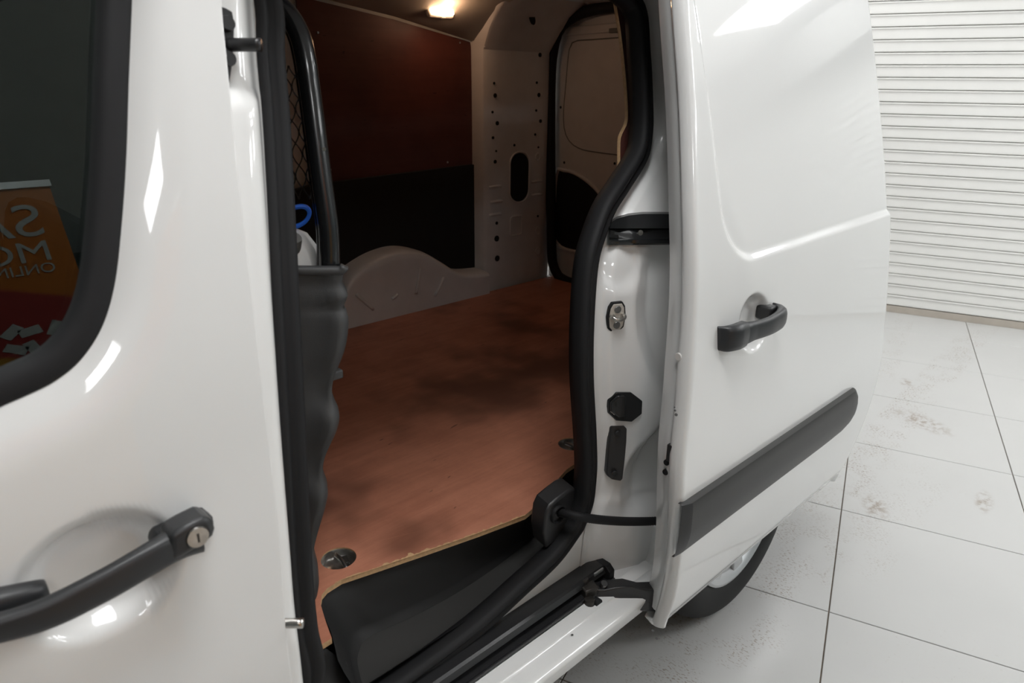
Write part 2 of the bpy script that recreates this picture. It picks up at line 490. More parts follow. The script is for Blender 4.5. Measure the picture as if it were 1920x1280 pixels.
# ------------------------------------------------------------------ the van
van = empty('van', (.6, 1.6, 0)); tag(van, 'white panel van with its sliding side door open and plywood lined cargo bay', 'van')
DOOR_OUT = .10
ZP = [.30, .345, .42, .52, .64, .745, .866, 1.011, 1.151, 1.283, 1.413, 1.539, 1.662, 1.75]
YP = [.648, .640, .622, .602, .587, .583, .594, .612, .634, .665, .700, .736, .774, .806]
yd = interp(ZP, YP)                                  # outer face of the sliding door
yb = lambda z: yd(z) + DOOR_OUT                       # outer face of the body
yj = interp([.40, .50, .60, .75, .90, 1.0, 1.15, 1.28, 1.41, 1.54, 1.70], [.815, .810, .802, .798, .80, .808, .832, .866, .902, .938, .985])   # recessed door jamb

# ---- sliding door
sd = None
edge_px = [(1283, -40), (1285, 0), (1298, 200), (1304, 400), (1303, 600), (1291, 760), (1279, 900), (1272, 1050), (1262, 1120), (1240, 1195)]
ep = np.array([atS(px, py, yd) for px, py in edge_px]); o_ = np.argsort(ep[:, 2]); xf = interp(ep[o_, 2], ep[o_, 0])
XR = 1.98
ZB, ZT = .343, 1.70


def win_step(x, z):
    """1 inside the blanked window field of the sliding door, with a rounded lower corner"""
    cx, cz, r = 1.155, 1.142, .11
    dx, dz = x - cx, z - cz - .012*(x-1.2)
    qx, qz = np.maximum(r - dx, 0), np.maximum(r - dz, 0)
    d = np.where((dx < r) & (dz < r), r - np.sqrt(qx**2 + qz**2), np.minimum(dx, dz))
    return ss(-.004, .012, d)


def dish(x, z, cx, cz, rx, rz, depth):
    d = np.sqrt(((x-cx)/rx)**2 + ((z-cz)/rz)**2); return depth * (1 - ss(.55, 1.0, d))


hL = atS(1392, 625, yd, -.02); hR = atS(1470, 597, yd, -.02)
HS_Z = .997
dc = atS(1415, 600, yd)


def sd_y(x, z):
    return yd(z) + .009*win_step(x, z) + dish(x, z, dc[0], dc[2]-.006, .062, .062, .028)


us = np.linspace(0, 1, 190); vz = np.r_[np.linspace(ZB, .95, 70), np.linspace(.953, 1.25, 110)[1:], np.linspace(1.25, ZT, 60)[1:]]
rows = []
for z in vz:
    x0 = float(xf(z)); y0 = float(yd(z)); row = []
    tuck = .012*float(ss(.40, ZB, z))
    row += [(x0+.05, y0+.034, z), (x0+.012, y0+.034, z), (x0+.001, y0+.030, z), (x0-.0015, y0+.024, z), (x0-.001, y0+.012, z), (x0+.001, y0+.006, z), (x0+.004, y0+.0022, z), (x0+.009, y0+.0004, z)]
    xs = x0 + .012 + (XR - .012 - x0 - .012)*us
    yy = sd_y(xs, np.full_like(xs, z)) + tuck
    row += list(zip(xs, yy, np.full_like(xs, z)))
    ye = float(sd_y(np.array([XR-.01]), np.array([z]))[0])
    row += [(XR-.004, ye+.003, z), (XR, ye+.010, z), (XR, ye+.03, z), (XR-.05, ye+.034, z)]
    rows.append(np.array(row))
R0 = rows[0].copy(); R0[:, 1] += .02; R0[:, 2] += .004
R00 = rows[0].copy(); R00[:, 1] += .006; R00[:, 2] -= .003
sd = loft('sliding_door', [R0, R00] + rows, M['white'], van)
tag(sd, 'white sliding side door slid back outside the body, black handle and rub strip')
# inner shell of the door
rows = []
for z in np.linspace(ZB+.035, ZT, 60):
    x0 = float(xf(z)) + .004; y0 = float(yd(z)) + .030
    rows.append(np.array([(x0+.003, y0, z), (x0+.004, y0+.008, z), (x0+.013, y0+.026, z), (x0+.026, y0+.046, z), (x0+.06, y0+.050, z), (XR-.06, y0+.034, z), (XR-.05, y0, z)]))
loft('inner_door_shell', rows, M['white'], sd, auto=50)




# rub strip: flat moulding along the door, facing down along its lower half
ql = np.array([atS(px, py, yd, -.012) for px, py in ((1285, 950), (1280, 983), (1276, 1017), (1272, 1050))]); qr = np.array([atS(px, py, yd, -.014) for px, py in ((1601, 727), (1609, 729), (1613, 738), (1612, 752), (1606, 775), (1597, 796), (1578, 816))])
ol, orr = np.argsort(ql[:, 2]), np.argsort(qr[:, 2])
zt0, zb1 = max(ql[:, 2].max(), .668), ql[:, 2].min()
zr1 = qr[:, 2].min()
prf = [(1.0, -.004), (1.0, .006), (.985, .0125), (.95, .0145), (.80, .0160), (.62, .0170), (.48, .0172), (.36, .0160), (.20, .0125), (.06, .0080), (.01, .0045), (0.0, -.004)]
rows = []; capr = []
for t in np.r_[0, .008, .016, .024, .03, np.linspace(.05, .9, 24), .94, .97, .985, .995, 1.0]:
    zb = zb1 + (zr1-zb1)*ss(.86, 1.0, t); row = []
    e = .35 + .65*min(1, t/.028); e2 = 1 - .55*max(0, (t-.97)/.03)**2
    for f, p in prf:
        z = zb + (zt0-zb)*f; xl_z = np.interp(z, ql[ol, 2], ql[ol, 0]); xr_z = np.interp(z, qr[orr, 2], qr[orr, 0])
        row.append((xl_z + (xr_z-xl_z)*t, float(yd(z)) - (p*e*e2 if p > 0 else p), z))
    (capr if t <= .029 else rows).append(np.array(row))
capr.append(rows[0]); rows = rows
o = loft('rub_strip', rows, M['strip'], sd, auto=40); o['label'] = 'dark grey plastic rub strip'
loft('strip_end_cap', capr, M['plastic'], o, auto=30)

# sliding door handle: fixed pad, arched grip, hooked end
def handle_bar(name, path, hs, ts, m, parent):
    rows = []
    P = crom(path, 40); hs = np.interp(np.linspace(0, 1, 40), np.linspace(0, 1, len(hs)), hs); ts = np.interp(np.linspace(0, 1, 40), np.linspace(0, 1, len(ts)), ts)
    for p, h, t in zip(P, hs, ts):
        rows.append(np.array([p + (0, t*b/2, h*a/2) for a, b in
            ((1, .5), (1, -.2), (.86, -.75), (.5, -1), (0, -1.06), (-.5, -1), (-.86, -.75), (-1, -.2), (-1, .5), (-.85, .9), (0, 1), (.85, .9))]))
    n = 12; ob = loft(name, rows, m, parent, closed_u=True, auto=60)
    bm = bmesh.new(); bm.from_mesh(ob.data); bm.verts.ensure_lookup_table()
    bm.faces.new([bm.verts[i] for i in range(n)]); bm.faces.new([bm.verts[len(rows)*n-n+i] for i in range(n)][::-1]); bm.to_mesh(ob.data); bm.free()
    return ob




a = atS(1357, 632, yd, -.012); b = atS(1466, 592, yd, -.02)
xa, xb = a[0], b[0]; zc = .5*(a[2]+b[2]); y0 = float(yd(zc))
L = xb - xa
grip = handle_bar('door_handle', [(xa+.22*L, y0-.020, zc-.003), (xa+.35*L, y0-.028, zc-.001), (xa+.6*L, y0-.037, zc+.001), (xa+.85*L, y0-.033, zc+.004), (xa+.97*L, y0-.018, zc+.005), (xa+1.0*L, y0-.004, zc+.005)],
                  [.046, .038, .038, .040, .040, .034], [.022, .014, .014, .016, .022, .020], M['satin'], sd)
grip['label'] = 'satin black pull handle'
handle_bar('handle_pad', [(xa-.002, y0+.004, zc-.004), (xa+.006, y0-.012, zc-.004), (xa+.12*L, y0-.021, zc-.003), (xa+.26*L, y0-.021, zc-.003)], [.044, .050, .052, .050], [.02, .022, .026, .026], M['satin'], grip)
box('handle_hook', (xa+.90*L, y0+.004, zc+.006), (.030, .034, .030), M['plastic'], grip, bevel=.006)

# latch pieces on the door's leading edge, chips in its paint
p = atX(1254, 850, float(xf(.72))+.0); box('latch_plate', (p[0]+.006, p[1], p[2]), (.012, .012, .035), M['plastic'], sd, bevel=.002)
for q in ((1251, 866), (1249, 884)):
    p = atX(*q, float(xf(.68))); disc('latch_pin', p - np.array([.004, 0, 0]), (1, 0, 0), .006, .014, M['rubber'], sd, n=14)
for q, r in (((1268, 768), .0022), ((1270, 776), .003), ((1267, 762), .0015), ((1226, 1180), .003), ((1233, 1195), .003)):
    p = atS(*q, yd, .012); disc('paint_chip', p + np.array([-.0035, 0, 0]), (-1, -.3, 0), r, .001, M['greymetal'], sd, n=8)
p = atS(1279, 668, yd, .024)
disc('edge_notch', (p[0]-.004, p[1]+.004, p[2]), (-1, 0, 0), .007, .004, M['white_dull'], sd, n=14)

# ---- front door
win_px = [(259, -60), (257, 0), (251, 150), (246, 300), (237, 430), (224, 540), (200, 620), (160, 682), (110, 724), (50, 754), (0, 776)]
wp = [atS(px, py, yb) for px, py in win_px]
wl = wp[-1]
loop = [(p[0], p[2]) for p in wp] + [(-.10, wl[1+1]-.035), (-.25, 1.075), (-.42, 1.06), (-.55, 1.09), (-.58, 1.14), (-.50, 1.25), (-.36, 1.42), (-.24, 1.56), (-.14, 1.64), (.0, 1.67), (.18, 1.675), (.28, 1.66), (.33, 1.62)]
NW = 960
WL = crom(loop, NW, closed=True)
dedge_px = [(411, -60), (412, 0), (420, 90), (428, 170), (438, 280), (455, 430), (474, 590), (492, 750), (512, 920), (527, 1075), (533, 1180), (545, 1280)]
dp = np.array([atS(px, py, yb, .004) for px, py in dedge_px]); o_ = np.argsort(dp[:, 2]); xe = interp(dp[o_, 2], dp[o_, 0])
# outer outline, matched by angle about the window's middle
cxw, czw = .02, 1.36
out = [(float(xe(z)), z) for z in np.linspace(1.71, .44, 60)] + [(x, .44) for x in np.linspace(float(xe(.44)), -.72, 30)[1:]] + [(-.72 - .02*math.sin(k), z) for k, z in enumerate(np.linspace(.44, 1.05, 20)[1:])] + [(-.72, 1.1), (-.66, 1.16), (-.40, 1.50), (-.26, 1.66), (-.18, 1.71)] + [(x, 1.71) for x in np.linspace(-.1, float(xe(1.71)), 20)[:-1]]
out = np.array(out)
ao = np.unwrap(np.arctan2(out[:, 1]-czw, out[:, 0]-cxw)); aw = np.arctan2(WL[:, 1]-czw, WL[:, 0]-cxw)
idx = np.argsort(ao); aos = ao[idx]; os_ = out[idx]
def outer_at(a):
    while a < aos[0]: a += 2*PI
    while a > aos[0] + 2*PI: a -= 2*PI
    A = np.r_[aos, aos[0]+2*PI]; Q = np.vstack([os_, os_[:1]])
    return np.array([np.interp(a, A, Q[:, 0]), np.interp(a, A, Q[:, 1])])
OL = np.array([outer_at(a) for a in aw])
hc = atS(190, 1075, yb)


def fd_y(x, z, d):
    return yb(z) + .017*np.clip(1-d/.062, 0, 1)**2 + dish(x, z, hc[0], hc[2]-.004, .082, .068, .030)


rows = []
K = 140
for k in range(K+1):
    t = (k/K)**1.25
    P = WL + (OL-WL)*t; d = np.linalg.norm(P-WL, axis=1)
    rows.append(np.stack([P[:, 0], fd_y(P[:, 0], P[:, 1], d), P[:, 1]], 1))
lip = rows[0].copy(); lip[:, 1] += .02; rows = [lip] + rows
edge = rows[-1].copy(); edge[:, 1] += .004; e2 = rows[-1].copy(); e2[:, 1] += .035
ctr = np.array([cxw, 0, czw]); inw = (ctr - e2) * np.array([1, 0, 1]); inw /= np.linalg.norm(inw, axis=1)[:, None]
edge = edge - inw*.002
fd = loft('front_door', rows + [edge, e2], M['white'], van, closed_u=True)
tag(fd, 'closed white front passenger door with dark window and black handle')
# window rubber and glass
fr = np.stack([WL[:, 0], yb(WL[:, 1]), WL[:, 1]], 1)
inn = []
for i in range(NW):
    t_ = WL[(i+1) % NW] - WL[i-1]; nrm = np.array([t_[1], -t_[0]]); nrm /= np.linalg.norm(nrm)
    if np.dot(nrm, np.array([cxw, czw]) - WL[i]) < 0: nrm = -nrm
    inn.append(nrm)
inn = np.array(inn)


def ringat(off, dy): Q = WL + inn*off; return np.stack([Q[:, 0], yb(Q[:, 1]) + dy, Q[:, 1]], 1)


wr = loft('window_rubber', [ringat(-.002, .022), ringat(.000, .016), ringat(.006, .013), ringat(.018, .013), ringat(.026, .016), ringat(.030, .022), ringat(.031, .040)], M['rubber'], fd, closed_u=True)
wr['label'] = 'black rubber window surround'
gl = ringat(.029, .026); gc = gl.mean(0)
# gently curved pane
rowsg = [gc + (gl - gc)*s for s in np.linspace(1, .02, 24)]
for r in rowsg: r[:, 1] = yb(r[:, 2]) + .026
gp = loft('window_glass', rowsg, M['glass'], fd, closed_u=True); gp['label'] = 'dark tinted side window glass'
# front door handle with lock barrel
def fy(z): return float(yb(z))
hz = atS(300, 1030, yb, -.03); hzl = atS(0, 1163, yb, -.03); hr = atS(402, 985, yb, -.02)
x1, x0 = hr[0], -.05; zc = .5*(hz[2]+hzl[2]); y0 = fy(zc)
xs_ = lambda px, py: atS(px, py, yb, -.035)
pA, pB, pC, pD = xs_(60, 1150), xs_(180, 1092), xs_(270, 1045), xs_(330, 1018)
hd = handle_bar('door_handle', [(x0, y0-.006, hzl[2]+.004), (x0+.03, y0-.030, hzl[2]+.003), (pA[0], y0-.044, pA[2]), (pB[0], y0-.046, pB[2]), (pC[0], y0-.042, pC[2]), (pD[0], y0-.036, pD[2]), (x1-.02, y0-.03, hr[2]+.001)],
                [.020, .024, .029, .033, .034, .034, .034], [.02, .02, .016, .015, .016, .02, .024], M['satin'], fd)
hd['label'] = 'satin black pull handle with round lock'
ycap = y0 - .050
prism('lock_housing', [atY(px, py, ycap) for px, py in ((318, 1006), (350, 987), (382, 971), (394, 970), (402, 978), (406, 992), (402, 1006), (388, 1019), (352, 1041), (322, 1057))], (0, .034, 0), M['satin'], hd, bevel=.008)
prism('handle_foot', [atY(px, py, y0-.016) for px, py in ((286, 1030), (289, 1010), (297, 1002), (340, 981), (376, 964), (390, 963), (402, 972), (405, 990), (378, 1000), (330, 1022))], (0, .022, 0), M['satin'], hd, bevel=.006)
lk = atY(370, 1006, y0-.0495); disc('lock_barrel', lk + np.array([0, .006, 0]), (0, -1, .05), .0115, .009, M['chrome'], hd)
box('key_slot', lk + np.array([0, -.003, 0]), (.0022, .001, .010), M['darkmetal'], hd, bevel=0)
handle_bar('handle_base', [(x0-.02, y0+.002, hzl[2]+.012), (x0+.02, y0-.010, hzl[2]+.012), (atS(70, 1112, yb, -.02)[0], y0-.012, atS(70, 1112, yb, -.02)[2]-.004), (atS(92, 1110, yb, -.01)[0], y0, atS(92, 1110, yb, -.01)[2]-.006)], [.03, .03, .026, .018], [.02, .024, .022, .016], M['satin'], hd)

# ---- opening seal: one long loop of rubber
rb = [(1200, 0), (1214, 100), (1219, 200), (1218, 250), (1208, 300), (1172, 360), (1147, 400), (1128, 450), (1116, 500), (1109, 600), (1108, 700), (1113, 800), (1115, 860), (1113, 900), (1108, 940), (1094, 980), (1083, 1000), (1043, 1054), (980, 1113), (900, 1186), (797, 1266)]
rpts = [atS(px, py, yj) for px, py in rb]
zl_ = rpts[-1][2]
lb = [(475, 0), (480, 100), (490, 220), (500, 400), (510, 600), (521, 800), (531, 980), (539, 1100), (549, 1190), (564, 1280)]
lpts = [atS(px, py, yj, -.012) for px, py in lb]
SW = .020
bot = [(.46, float(yj(zl_)), zl_-.004), (.36, float(yj(zl_)), zl_+.004), (.30, float(yj(.5)), .50), (.287, float(yj(.56)), .56)]
top = [(.43, float(yj(1.66)), 1.66), (.52, float(yj(1.73)), 1.725), (.75, float(yj(1.74)), 1.74), (1.05, float(yj(1.73)), 1.73), (1.16, float(yj(1.67)), 1.67)]
loopS = crom(list(rpts) + bot + list(lpts[::-1]) + top, 300, closed=True)
# profile: two ridges with a groove, lying inside the outer edge line
sprof = [(-.001, -.012), (-.001, .004), (.003, .010), (.009, .011), (.013, .007), (.016, .006), (.020, .012), (.027, .015), (.034, .011), (.037, .002), (.036, -.012), (.030, -.03), (.01, -.03)]
cen = loopS.mean(0)
T0 = loopS[1] - loopS[0]; sgn = np.sign(np.dot(np.cross(T0, (0, -1, 0)), cen - loopS[0]))
sprof = [(a*sgn, b) for a, b in sprof]
if sgn < 0: sprof = sprof[::-1]
o = sweep('door_opening_seal', loopS, sprof, M['rubber'], van, closed=True); o['label'] = 'black ribbed rubber door opening seal'

# ---- jamb, rear quarter and sill, as one pressed side of white steel
rz = np.array([p[2] for p in rpts]); rx = np.array([p[0] for p in rpts]); o_ = np.argsort(rz)
xo = interp(np.r_[.44, rz[o_]], np.r_[.30, rx[o_]])
xo_l = lambda z: np.interp(z, np.r_[.44, .455, rz[o_]], np.r_[.2, .2, rx[o_]])
QZ = np.r_[np.linspace(.405, .62, 40), np.linspace(.625, 1.72, 110)]
QS = np.r_[np.linspace(0, .25, 60), np.linspace(.25, 1, 40)[1:]]
xq = 2.46
pl1 = atS(1143, 458, yj); pl2 = atS(1272, 400, yj)
strk = atS(1155, 593, yj)


RIBS = [(atS(1210, 850, yj, -.04), .0035), (atS(1127, 850, yj, -.01), .0035)]
cq = np.array([atS(px, py, yj, -.05) for px, py in ((1208, 540), (1206, 590), (1211, 650), (1224, 705), (1240, 755), (1226, 810), (1200, 860), (1182, 930), (1178, 990))]); cq = cq[np.argsort(cq[:, 2])]
CREASE = interp(cq[:, 2], cq[:, 0])
JS = .42; NJ = np.array([-JS, -1, 0]); NJ = NJ/np.linalg.norm(NJ); EJ = np.array([-NJ[1], NJ[0], 0])


def jamb_y(x, z):
    xl = np.maximum(xo_l(z), 1.0)
    # the face slants outwards from the seal to the body skin; near the rear end the body draws in
    a = yj(z) - JS*np.maximum(x-xl-.02, 0); b = yb(z); k = .012
    h = np.clip(.5 + .5*(a-b)/k, 0, 1); y = b*(1-h) + a*h + k*h*(1-h)
    y = y + .10*ss(1.95, 2.46, x)
    # narrow flange next to the seal is set back a little
    y = y + .012*(1-ss(.034, .044, x-xl - .010*np.sin(np.clip((z-.6)*14, -9, 9))))*ss(.56, .62, z)
    # beyond a bowed crease the face turns back inwards
    y = y + .60*np.clip(x-CREASE(z), 0, .05)*ss(.52, .60, z)*ss(1.2, 1.1, z)
    # shallow pocket under the upper guide rail
    y = y + .012*(1-ss(.7, 1.0, np.sqrt(((x-pl1[0]-.01)/.045)**2 + ((z-pl1[2]+.035)/.055)**2)))
    # two pressed ribs beside the black plate
    for c, wd in RIBS:
        y = y - .004*(1-ss(wd*.6, wd*1.6, np.abs(x-c[0])))*(1-ss(.028, .034, np.abs(z-c[2])))
    return y


def atJ(px, py, off=0.0):
    """point of the jamb face seen in that direction, moved out along its normal by -off"""
    d = rayd(px, py); Y = .78
    for _ in range(60):
        Y = .6*Y + .4*(float(jamb_y(d[0]*Y/d[1], H + d[2]*Y/d[1])) + off*1.08)
    return O_ + d*(Y/d[1])


Xg = np.zeros((len(QS), len(QZ))); Zg = np.zeros_like(Xg)
for j, z in enumerate(QZ):
    xl = max(float(xo_l(z)), 1.02) - .022; Xg[:, j] = xl + (xq-xl)*QS; Zg[:, j] = z
# wheel arch: push the lower rim up over the tyre
WX, WZ, WR = 1.63, .315, .40
arch = np.where(np.abs(Xg-WX) < WR, WZ + np.sqrt(np.maximum(WR**2-(Xg-WX)**2, 0)), 0)
arch = np.maximum(arch, .405)
Zs = (Zg-.405)/(1.72-.405); Zg2 = np.where(Xg > WX-WR, arch + (1.72-arch)*Zs, Zg)
Yg = jamb_y(Xg, Zg2)
qo = gridobj('body_side', Xg, Yg, Zg2, M['white'], van); qo['label'] = 'white steel door jamb and rear quarter panel'
# face of the sill between seal and rail
fx = np.linspace(.12, 1.04, 60); o_ = np.argsort(rx); low = rz < .60
ol = np.argsort(rx[low]); zs_top = np.interp(fx, rx[low][ol], rz[low][ol]) + .006
XX = np.repeat(fx[:, None], 8, 1); tt = np.linspace(0, 1, 8)[None, :]; ZZ = .440 + (zs_top[:, None]-.440)*tt
gridobj('sill_face', XX, yj(ZZ) + .002, ZZ, M['white'], qo)
# rolled flange at the foot of the jamb beside the wheel arch
f1 = [atJ(1243, 985, -.012), atJ(1234, 1030, -.012), atJ(1222, 1065, -.012), atJ(1208, 1100, -.012)]
sweep('jamb_flange', crom(f1, 14), [(-.008, .0), (-.004, .006), (.004, .007), (.010, .002), (.010, -.02), (-.008, -.02)], M['white'], qo)
# B pillar strip between front door and seal
zs = np.linspace(.45, 1.72, 90); lz = np.array([p[2] for p in lpts]); lx = np.array([p[0] for p in lpts]); o_ = np.argsort(lz); xl_ = interp(lz[o_], lx[o_])
Xg = np.zeros((14, 90)); Yg = np.zeros_like(Xg); Zg = np.zeros_like(Xg)
for j, z in enumerate(zs):
    a, b = float(xe(z)) - .03, float(xl_(z)) + .006
    s = np.linspace(0, 1, 14); Xg[:, j] = a + (b-a)*s; Zg[:, j] = z
    emb = .012*ss(1.445, 1.425, z)                         # the lower pillar face stands proud of the upper recess
    d0 = .016 + .018*ss(1.43, 1.45, z)
    Yg[:, j] = yb(z) + d0 + (float(yj(z)) - .012 - float(yb(z)) - d0)*ss(.55, 1, s)
bp_ = gridobj('pillar', Xg, Yg, Zg, M['white'], van); bp_['label'] = 'white door pillar beside the front door'
# guide pin bracket high on the pillar
pf = lambda px, py, off=.020: atS(px, py, yb, .034 + off - .030)
poly = [pf(*q) for q in ((402, 8), (424, 15), (436, 22), (440, 45), (439, 80), (437, 112), (431, 157), (424, 158), (412, 120), (405, 60))]
br = prism('pin_bracket', poly, (0, .008, 0), M['rail'], bp_, bevel=.0015); br['label'] = 'black bracket with guide pin'
for q in ((424, 46), (426, 112)):
    disc('bolt', pf(*q) , (0, -1, .25), .0085, .007, M['rail'], br, n=14)
p = pf(430, 84); tube('guide_pin', crom([p + (0, .004, 0), p + R_*.018, p + R_*.036], 8), .0075, M['rail'], br, up=(0, 0, 1))
p = atS(530, 1168, yb, .030); p = atS(530, 1168, yb, .008); tube('lower_guide_pin', crom([p - R_*.01, p + R_*.010, p + R_*.026], 6), .0062, M['chrome'], bp_, up=(0, 0, 1))
p = atS(536, 1165, yb, .030); prism('pin_pocket', [p + np.array([a, .006, b]) for a, b in rrect(0, 0, .014, .05, .005)], (0, .004, 0), M['white_dull'], bp_, bevel=.001)

# sill under the opening, with the sliding rail on it
def extr_x(name, prof_, x0, x1, m, parent, close=False, **k):
    n = 24; rows = [np.array([(x, y, z) for y, z in prof_]) for x in np.linspace(x0, x1, n)]
    return loft(name, rows, m, parent, closed_u=close, **k)


sill = extr_x('sill', [(.818, .455), (.818, .412), (.757, .412), (.756, .4192), (.748, .4185), (.729, .4165), (.727, .4125), (.722, .411), (.700, .4075), (.690, .405), (.686, .400), (.687, .392), (.700, .352), (.74, .34), (.84, .34)], -.70, 1.20, M['white'], van, auto=50)
sill['label'] = 'white painted sill under the sliding door'
prism('sill_end', [(1.20, y, z) for y, z in ((.816, .455), (.770, .421), (.690, .405), (.687, .392), (.70, .352), (.74, .34), (.84, .34))], (-.004, 0, 0), M['white_dull'], sill, bevel=0)
rail = extr_x('slide_rail', [(.820, .449), (.816, .4565), (.782, .455), (.777, .451), (.7745, .440), (.7735, .4385), (.778, .437), (.79, .436), (.792, .424), (.764, .4235), (.7600, .4265), (.7575, .426), (.757, .420), (.80, .418)], .12, 1.055, M['rail'], van, close=True, auto=35)
rail['label'] = 'black steel slide rail along the sill'
prism('rail_end_stop', [(1.040, y, z) for y, z in ((.818, .457), (.775, .456), (.762, .445), (.762, .420), (.79, .418), (.82, .435))], (.018, 0, 0), M['rubber'], rail, bevel=.002)
box('rail_clip', (1.018, .776, .452), (.03, .004, .008), M['alu'], rail, bevel=.001)
for q in ((1073, 1190), (1006, 1229), (1046, 1191)):
    p = atZ(*q, .412); disc('paint_chip', p, (0, 0, 1), .0026, .0006, M['greymetal'], sill, n=8)

# roller carriage and swing arm
p = atZ(1108, 1112, .425)
car = empty_c = None
cr = box('roller_carriage', (p[0], p[1]+.006, .432), (.036, .030, .022), M['darkmetal'], van, bevel=.004, rot=('Z', -.3)); cr['label'] = 'greasy roller carriage at the end of the slide rail'
q = atZ(1104, 1128, .420); disc('roller', (q[0], q[1]-.002, .408), (0, 0, 1), .012, .020, M['darkmetal'], cr, n=18)
q = atZ(1122, 1132, .420); disc('roller', (q[0]+.004, q[1]+.014, .418), (0, -1, 0), .010, .014, M['rubber'], cr, n=18)
q = atZ(1095, 1090, .445); disc('roller', (q[0], q[1], .440), (0, 0, 1), .009, .014, M['darkmetal'], cr, n=18)
q = atZ(1130, 1096, .44); disc('bolt', (q[0], q[1], .436), (0, -.4, 1), .008, .012, M['greymetal'], cr, n=12)
ypl = lambda px: .765 - .10*(px-1100)/140
poly = [atY(px, py, ypl(px)) for px, py in ((1108, 1106), (1135, 1106), (1160, 1101), (1185, 1099), (1212, 1106), (1262, 1104), (1262, 1148), (1205, 1146), (1182, 1140), (1165, 1132), (1135, 1131), (1108, 1128))]
arm = prism('swing_arm', poly, (.010, .035, -.004), M['rail'], van, bevel=.003); arm['label'] = 'black steel swing arm joining door and rail'

# black wiring box and corrugated conduit to the door
fpts = [atY(px, py, .822) for px, py in ((1024, 1030), (1020, 1000), (1024, 965), (1032, 948), (1048, 934), (1066, 920), (1079, 914), (1083, 930), (1082, 960), (1076, 985), (1052, 1008))]
hb = prism('wiring_box', fpts, (.004, .045, .006), M['plastic'], van, bevel=.006); hb['label'] = 'black plastic wiring box at the foot of the jamb'
p = atY(1046, 964, .820); rows = [[p + np.array([math.cos(a)*r, dy, math.sin(a)*r]) for a in np.linspace(0, 2*PI, 26)[:-1]] for r, dy in ((.0205, .003), (.0205, -.004), (.0185, -.006), (.0165, -.004), (.0165, .003))]
loft('collar', rows, M['rubber'], hb, closed_u=True)
cp = crom([atY(1044, 960, .835), atY(1062, 963, .800), atY(1090, 969, .772), atY(1125, 974, .758), atY(1170, 977, .745), atY(1215, 977, .73), atY(1262, 974, .700)], 110)
o = tube('conduit', cp, .0092, M['rubber'], hb, up=(0, 0, 1), n=12, scale=[1 + .06*(1 if i % 2 else -1) for i in range(110)]); o['label'] = 'black corrugated wiring conduit'

# parts on the jamb: guide rail end, striker, buffer, plate
gq = [(1143, 424), (1146, 413), (1156, 406), (1178, 400), (1205, 397), (1240, 397), (1290, 398)]
rows = []
for off in (.03, -.010, -.020, -.022): rows.append(np.array([atJ(px, py + (0 if off > -.02 else 4), off) for px, py in gq]))
for dz in (.45, 1.0): rows.append(np.array([atJ(px, py + 4 + (428-py-4)*dz, -.022) for px, py in gq]))
rows.append(np.array([atJ(px, 430, -.004) for px, py in gq]))
gr_ = loft('upper_guide_rail', rows, M['blackpaint'], van, auto=45); gr_['label'] = 'black guide rail end on the jamb'
rows = [np.array([atJ(px, y_, o2) for px in (1142, 1160, 1180, 1200, 1225, 1250, 1275, 1290)]) for y_, o2 in ((426, -.006), (430, -.012), (440, -.012), (448, -.012), (450, -.018), (456, -.018), (459, -.014), (459, .03))]
loft('rail_channel', rows, M['blackpaint'], gr_, auto=35)
p = atJ(1200, 436, -.012); disc('rivet', p, NJ, .0055, .003, M['chrome'], gr_, n=14)
sk0 = atJ(1155, 593)
loc = lambda a, b, off=0: sk0 + EJ*a + np.array([0, 0, b]) - NJ*off
stout = [(-.0105, .029), (.0105, .029), (.0165, .020), (.0195, .0), (.0165, -.022), (.010, -.029), (-.010, -.029), (-.0165, -.022), (-.0195, .0), (-.0165, .020)]
st = prism('door_striker', [loc(a*1.06, b*1.04, -.003) for a, b in stout], -NJ*.008, M['rubber'], van, bevel=.0015); st['label'] = 'metal door striker with dark rubber edge'
prism('striker_plate', [loc(a*.88, b*.91, -.0045) for a, b in stout], -NJ*.003, M['striker'], st, bevel=.001)
for b in (.0155, -.0165): disc('bolt', loc(0, b, -.004), NJ, .0072, .003, M['greymetal'], st, n=16)
tube('striker_loop', crom([loc(-.013, .002, 0), loc(-.013, .002, -.012), loc(-.006, -.001, -.017), loc(.006, -.001, -.017), loc(.013, .002, -.012), loc(.013, .002, 0)], 26), .0036, M['chrome'], st, up=(0, 0, 1))
disc('boss', loc(-.012, .003, -.004), NJ, .005, .006, M['chrome'], st, n=12); disc('boss', loc(.012, .003, -.004), NJ, .005, .006, M['chrome'], st, n=12)
oc = [(1139, 762), (1140, 750), (1157, 736), (1184, 736), (1205, 752), (1204, 776), (1185, 791), (1156, 789), (1140, 774)]
bf = prism('door_buffer', [atJ(px, py, -.005) for px, py in oc], -NJ*.014, M['blackpaint'], van, bevel=.002); bf['label'] = 'black octagonal buffer on the jamb'
prism('buffer_step', [atJ(px, py, -.012) for px, py in ((1146, 755), (1160, 743), (1174, 743), (1174, 783), (1160, 783), (1146, 772))], -NJ*.010, M['blackpaint'], bf, bevel=.003)
pl = prism('cover_plate', [atJ(px, py, -.006) for px, py in ((1145, 802), (1148, 799), (1172, 800), (1176, 804), (1175, 830), (1172, 862), (1168, 898), (1164, 902), (1148, 899), (1140, 893), (1137, 886), (1140, 845))], -NJ*.012, M['plastic'], van, bevel=.0025)
pl['label'] = 'black rectangular cover plate on the jamb'
for q in ((1158, 812), (1152, 887)): disc('bolt', atJ(*q, -.006), NJ, .0065, .0035, M['plastic'], pl, n=16)

